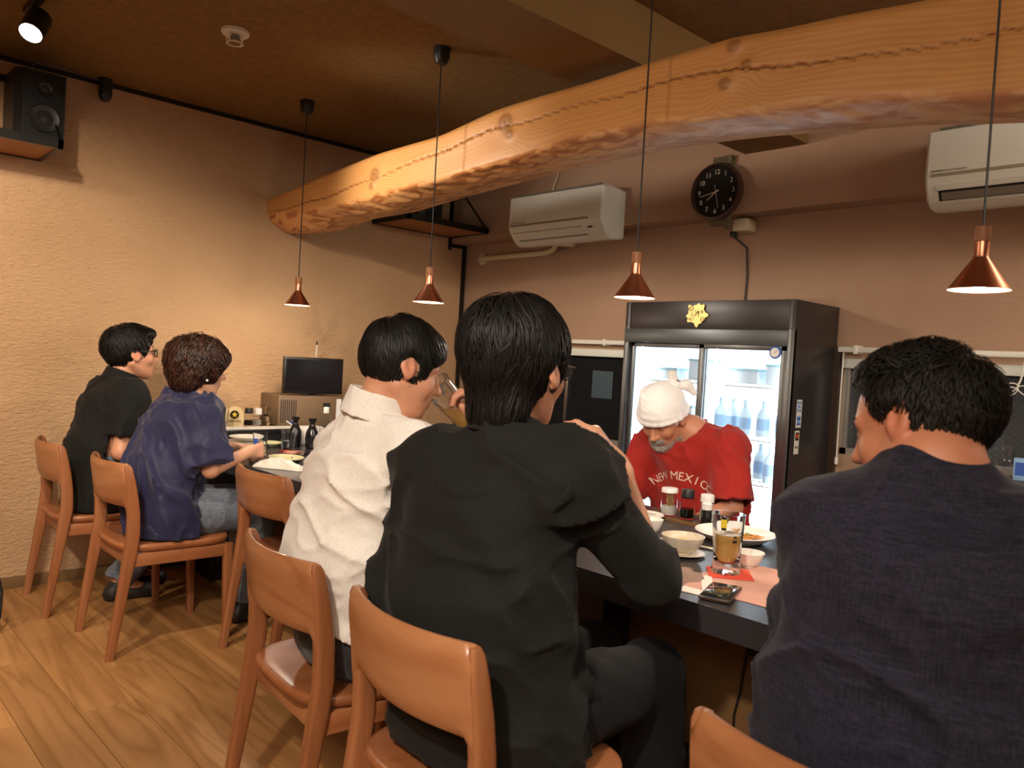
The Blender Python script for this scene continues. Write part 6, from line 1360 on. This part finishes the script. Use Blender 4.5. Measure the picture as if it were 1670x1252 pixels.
strands('hair_locks', H, sz, pk, 'hair_black', 4200, hk, lambda P: P[:, 2] > -.13, flow_crown((-.055, .01, .145), (.15, 0, -1), .7), 9, .0135, .010, .0014, seed=8, wild=.34, tipout=.006, free=3)
glasses(pk, H, sz, m='fframe', thick=.0018)

# --------------------------------------------------------------- man at the right, navy linen
H = hframe((1.302, .461, 1.182), 88, 17, -2); sz = .95
J = dict(P=(1.22, .42, .535), M=(1.205, .415, .74), C=(1.22, .42, .945), N=(1.262, .425, 1.128), SL=(1.250, .555, 1.01), SR=(1.265, .27, 1.02), EL=(1.31, .60, .775), ER=(1.30, .235, .77), WL=(1.52, .60, .765), WR=(1.54, .34, .765),
         HL=(1.23, .53, .53), HR=(1.23, .35, .53), KL=(1.63, .53, .52), KR=(1.63, .34, .52), AL=(1.65, .53, .11), AR=(1.65, .33, .11), TL=(1.77, .53, .03), TR=(1.77, .33, .03))
pr, _ = make_person('man at the right in a dark navy linen shirt, short hair, face turned left', J, H, (1.20, .44, 0), sz=sz, wide=1.12, h=.0038, hd=dict(chub=.004, smile=.003, ear_up=.018), neck_r=.060, skin=np.array(srgb(200, 132, 98)),
    hands=[dict(wrist=J['WL'], fwd=(.9, -.3, 0), palm=(0, -.3, -1), thumb_side=1, curl=.35), dict(wrist=J['WR'], fwd=(.9, .3, 0), palm=(0, .3, -1), thumb_side=-1, curl=.35)])
shirt('linen_shirt', pr, J, 'navy_linen', .80, wide=1.14, hem=.47, neck=(1.272, .432, 1.182), neck_r=.064, loose=.014, sleeve_r=(.070, .074), fold=(.015, 6, (60, 20, 40)))
pants(pr, J, 'grey_pants'); shoes(pr, J); brows(H, sz, pr)
hrr = hair_cap(H, sz, pr, 'hair_dark', (.104, .0835, .090), (-.020, 0, .034), [((.094, 0, .008), (.080, .13, .090), .010), ((.04, 0, -.110), (.16, .13, .074), .012), ((.006, -.088, .004), (.030, .032, .040)), ((.006, .088, .004), (.030, .032, .040))], [((.0, 0, .095), (.07, .055, .030), .02)], noise=(.002, 60))
stop_r = lambda P: ((P[:, 0] > .060) & (P[:, 2] < .068)) | ((P[:, 0] > .030) & (P[:, 2] < .015)) | (P[:, 2] < -.058)
strands('hair_locks', H, sz, pr, 'hair_dark', 3800, hrr, lambda P: P[:, 2] > -.045, lambda Q: np.stack([np.full(len(Q), .25), Q[:, 1] * 3, np.where(Q[:, 2] > .09, .3, -1.0)], 1), 6, .008, .010, .0012, seed=9, wild=.35, tipout=.014, free=1)

# --------------------------------------------------------------- cook behind the counter
H = hframe((2.80, 2.025, 1.045), 190, 36, 0); sz = 1.03
J = dict(P=(3.02, 1.95, .56), M=(2.99, 1.95, .72), C=(2.955, 1.95, .88), N=(2.925, 1.955, .995), SL=(2.93, 1.775, .935), SR=(2.90, 2.13, .915), EL=(2.86, 1.700, .71), ER=(2.83, 2.22, .70), WL=(2.68, 1.85, .60), WR=(2.66, 2.06, .60),
         HL=(3.00, 1.87, .55), HR=(3.00, 2.03, .55), KL=(2.62, 1.85, .52), KR=(2.62, 2.05, .52), AL=(2.70, 1.85, .11), AR=(2.70, 2.05, .11), TL=(2.58, 1.85, .03), TR=(2.58, 2.05, .03))
pc, _ = make_person('cook with a white head towel, grey beard and red lettered shirt, bowing behind the counter', J, H, (3.02, 1.95, 0), sz=sz, wide=1.08, skin=np.array(srgb(196, 134, 104)),
    tint=lambda L, c: c, hands=[dict(wrist=J['WL'], fwd=(-.9, .3, 0), palm=(0, .2, -1), thumb_side=-1, curl=.4), dict(wrist=J['WR'], fwd=(-.9, -.3, 0), palm=(0, -.2, -1), thumb_side=1, curl=.4)])
ts = shirt('red_shirt', pc, J, 'redt', .90, wide=1.16, hem=.50, neck=(2.89, 1.962, 1.0), neck_r=.072, loose=.012, sleeve_r=(.072, .084), fold=(.015, 8, (0, 10, 0)), h=.006)
pants(pc, J, 'black_pants'); shoes(pc, J); brows(H, sz, pc)
v = Vol(A_(H.translation) - .2, A_(H.translation) + .2, .004)
v.ell(H, [q * sz for q in (-.016, 0, .040)], [q * sz for q in (.116, .093, .104)], .01)
v.ell(H, [q * sz for q in (.09, 0, -.062)], [q * sz for q in (.09, .13, .088)], .008, 's'); v.ell(H, [q * sz for q in (-.03, 0, -.105)], [q * sz for q in (.14, .13, .085)], .010, 's')
for k_ in range(5):   # wrapped folds of the towel
    tt = k_ / 4; zz = .020 + .085 * tt; rr = .005
    pp_l = [H @ (Vector((-.016 + (.118 - .05 * tt) * cos(a), (.095 - .03 * tt) * sin(a), zz + .020 * cos(a + .8) + .006 * sin(2 * a + k_))) * sz) for a in np.linspace(-pi, pi, 22)]
    for a_, b_ in zip(pp_l[:-1], pp_l[1:]): v.cone(a_, b_, rr, rr, .014)
v.fold(.004, folds(16, (0, 30, 0), 1))
tw_ = v.obj('head_towel', 'towel_white', pc, 1)
v = Vol(A_(H.translation) - .26, A_(H.translation) + .26, .004)
kp = Vector((-.080, .042, .108)) * sz
v.ell(H, kp, (.028, .026, .022), .01)
v.cap(H, kp, kp + Vector((-.030, .040, -.018)), .014, .022, .01); v.cap(H, kp + Vector((-.030, .040, -.018)), kp + Vector((-.030, .066, -.055)), .020, .010, .01); v.cap(H, kp, kp + Vector((-.030, -.015, .030)), .015, .018, .01)
v.fold(.005, folds(20)); kn_o = v.obj('towel_knot', 'towel_white', pc, 1)
g = G()
for k_ in range(9):
    q = kp + Vector((-.008 - .0035 * k_, .016 + .0055 * k_, .016 - .005 * k_)); g.box((-.0045, -.003, -.012), (.0045, .003, .004), mt=H @ Matrix.Translation(q) @ Matrix.Rotation(k_ * 1.3, 4, 'Z'))
o_ = par(g.obj('printed_marks', mat('indigo_print', srgb(40, 40, 90), .8)), pc)
# beard, moustache, sideburns
def tufts(name, m, region, n, ln, H, sz, parent, seed, r=.0006):
    r_ = np.random.default_rng(seed); bodyo = [c for c in parent.children if c.name.startswith('body')][0]; me = bodyo.data
    co = np.empty(len(me.vertices) * 3, np.float32); me.vertices.foreach_get('co', co); co = co.reshape(-1, 3); no = np.empty(len(me.vertices) * 3, np.float32); me.vertices.foreach_get('normal', no); no = no.reshape(-1, 3)
    I = np.array(H.inverted()); L = (co @ I[:3, :3].T + I[:3, 3]) / sz; idx = np.nonzero(region(L))[0]
    if len(idx) == 0: return
    g = G(); dn = A_(H.to_3x3() @ Vector((.25, 0, -1)))
    for i in r_.choice(idx, n):
        p = co[i] + r_.normal(size=3) * .0015; nn = no[i] * (1 if (no[i] @ (co[i] - A_(H @ (Vector((.0, 0, -.04)) * sz)))) > 0 else -1)
        q = p + nn * ln * .45 + dn * ln * .5 + r_.normal(size=3) * .002; w = q + dn * ln * .6
        g.tube([p, q, w], [r * 1.4, r * 1.2, r * .5], 3, caps=False)
    o = g.obj(name, m, parent, fixn=False); o.matrix_parent_inverse = parent.matrix_basis.inverted(); o['kind'] = 'stuff'; return o
vb = Vol(A_(H.translation) - .2, A_(H.translation) + .2, .0035)
vb.ell(H, [q * sz for q in (.066, 0, -.098)], [q * sz for q in (.034, .034, .026)], .01)
for s__ in (1, -1): vb.cap(H, [q * sz for q in (.05, s__ * .026, -.098)], [q * sz for q in (.006, s__ * .060, -.050)], .017 * sz, .010 * sz, .015)
for s__ in (1, -1): vb.cap(H, [q * sz for q in (.098, s__ * .004, -.050)], [q * sz for q in (.080, s__ * .030, -.062)], .0062 * sz, .005 * sz, .008)
vb.fold(.003, lambda P: vnoise(P * 160)); vb.obj('beard', 'beard', pc, 0)
tufts('beard_hair', 'beard', lambda L: (L[:, 0] > .01) & (np.abs(L[:, 1]) < .075) & (L[:, 2] < -.074) & (L[:, 2] > -.14), 900, .010, H, sz, pc, 1)
tufts('moustache', 'beard', lambda L: (L[:, 0] > .075) & (np.abs(L[:, 1]) < .030) & (L[:, 2] < -.044) & (L[:, 2] > -.059), 420, .007, H, sz, pc, 2)
tufts('stubble', 'hair_dark', lambda L: (L[:, 0] > .04) & (np.abs(L[:, 1]) < .05) & (L[:, 2] < -.085) & (L[:, 2] > -.125), 10, .001, H, sz, pc, 3) if False else None
# lettering on the chest, arched, laid on the cloth
from mathutils.bvhtree import BVHTree
dg = bpy.context.evaluated_depsgraph_get(); me_t = ts.data
bv = BVHTree.FromPolygons([v.co.copy() for v in me_t.vertices], [tuple(p.vertices) for p in me_t.polygons])
LT = 'NEW MEXICO'; cy_, cz_, rad_ = 1.945, .552, .25
for i, chh in enumerate(LT):
    if chh == ' ': continue
    t = (i - (len(LT) - 1) / 2) / (len(LT) - 1); a = pi / 2 - t * 1.14
    vs, fs = text_geo(chh, .050, 0.0)
    # slab serifs
    for sx_ in (-1, 1):
        pass
    px_, pz_ = rad_ * cos(a), rad_ * sin(a)
    out = []
    for q in vs:
        lx = q.x * cos(a - pi / 2) - q.y * sin(a - pi / 2); ly = q.x * sin(a - pi / 2) + q.y * cos(a - pi / 2)
        Y_, Z_ = cy_ - (px_ + lx), cz_ + pz_ + ly
        # viewer on the -x side: his right is +y, so letters run towards -y
        hit = bv.ray_cast(Vector((2.3, Y_, Z_)), Vector((1, 0, 0)))
        out.append(Vector((hit[0].x - .0025, Y_, Z_)) if hit[0] is not None else Vector((2.80, Y_, Z_)))
    par(G().add(out, fs).obj('letter', mat('shirt_print', srgb(226, 206, 186), .8) if 'shirt_print' not in bpy.data.materials else bpy.data.materials['shirt_print'], None, fixn=False), pc)
sto = thing('stool', 'low round stool under the cook, hidden behind the counter', 'stool', (3.03, 1.95, 0))
G().lathe([(0, .42), (.15, .42), (.155, .435), (.15, .45), (0, .45)], n=28).obj('seat', 'black', sto)
for k_ in range(4): a = k_ * pi / 2 + .78; G().tube([(.13 * cos(a), .13 * sin(a), .42), (.15 * cos(a), .15 * sin(a), 0)], .012).obj('leg', 'steel', sto)
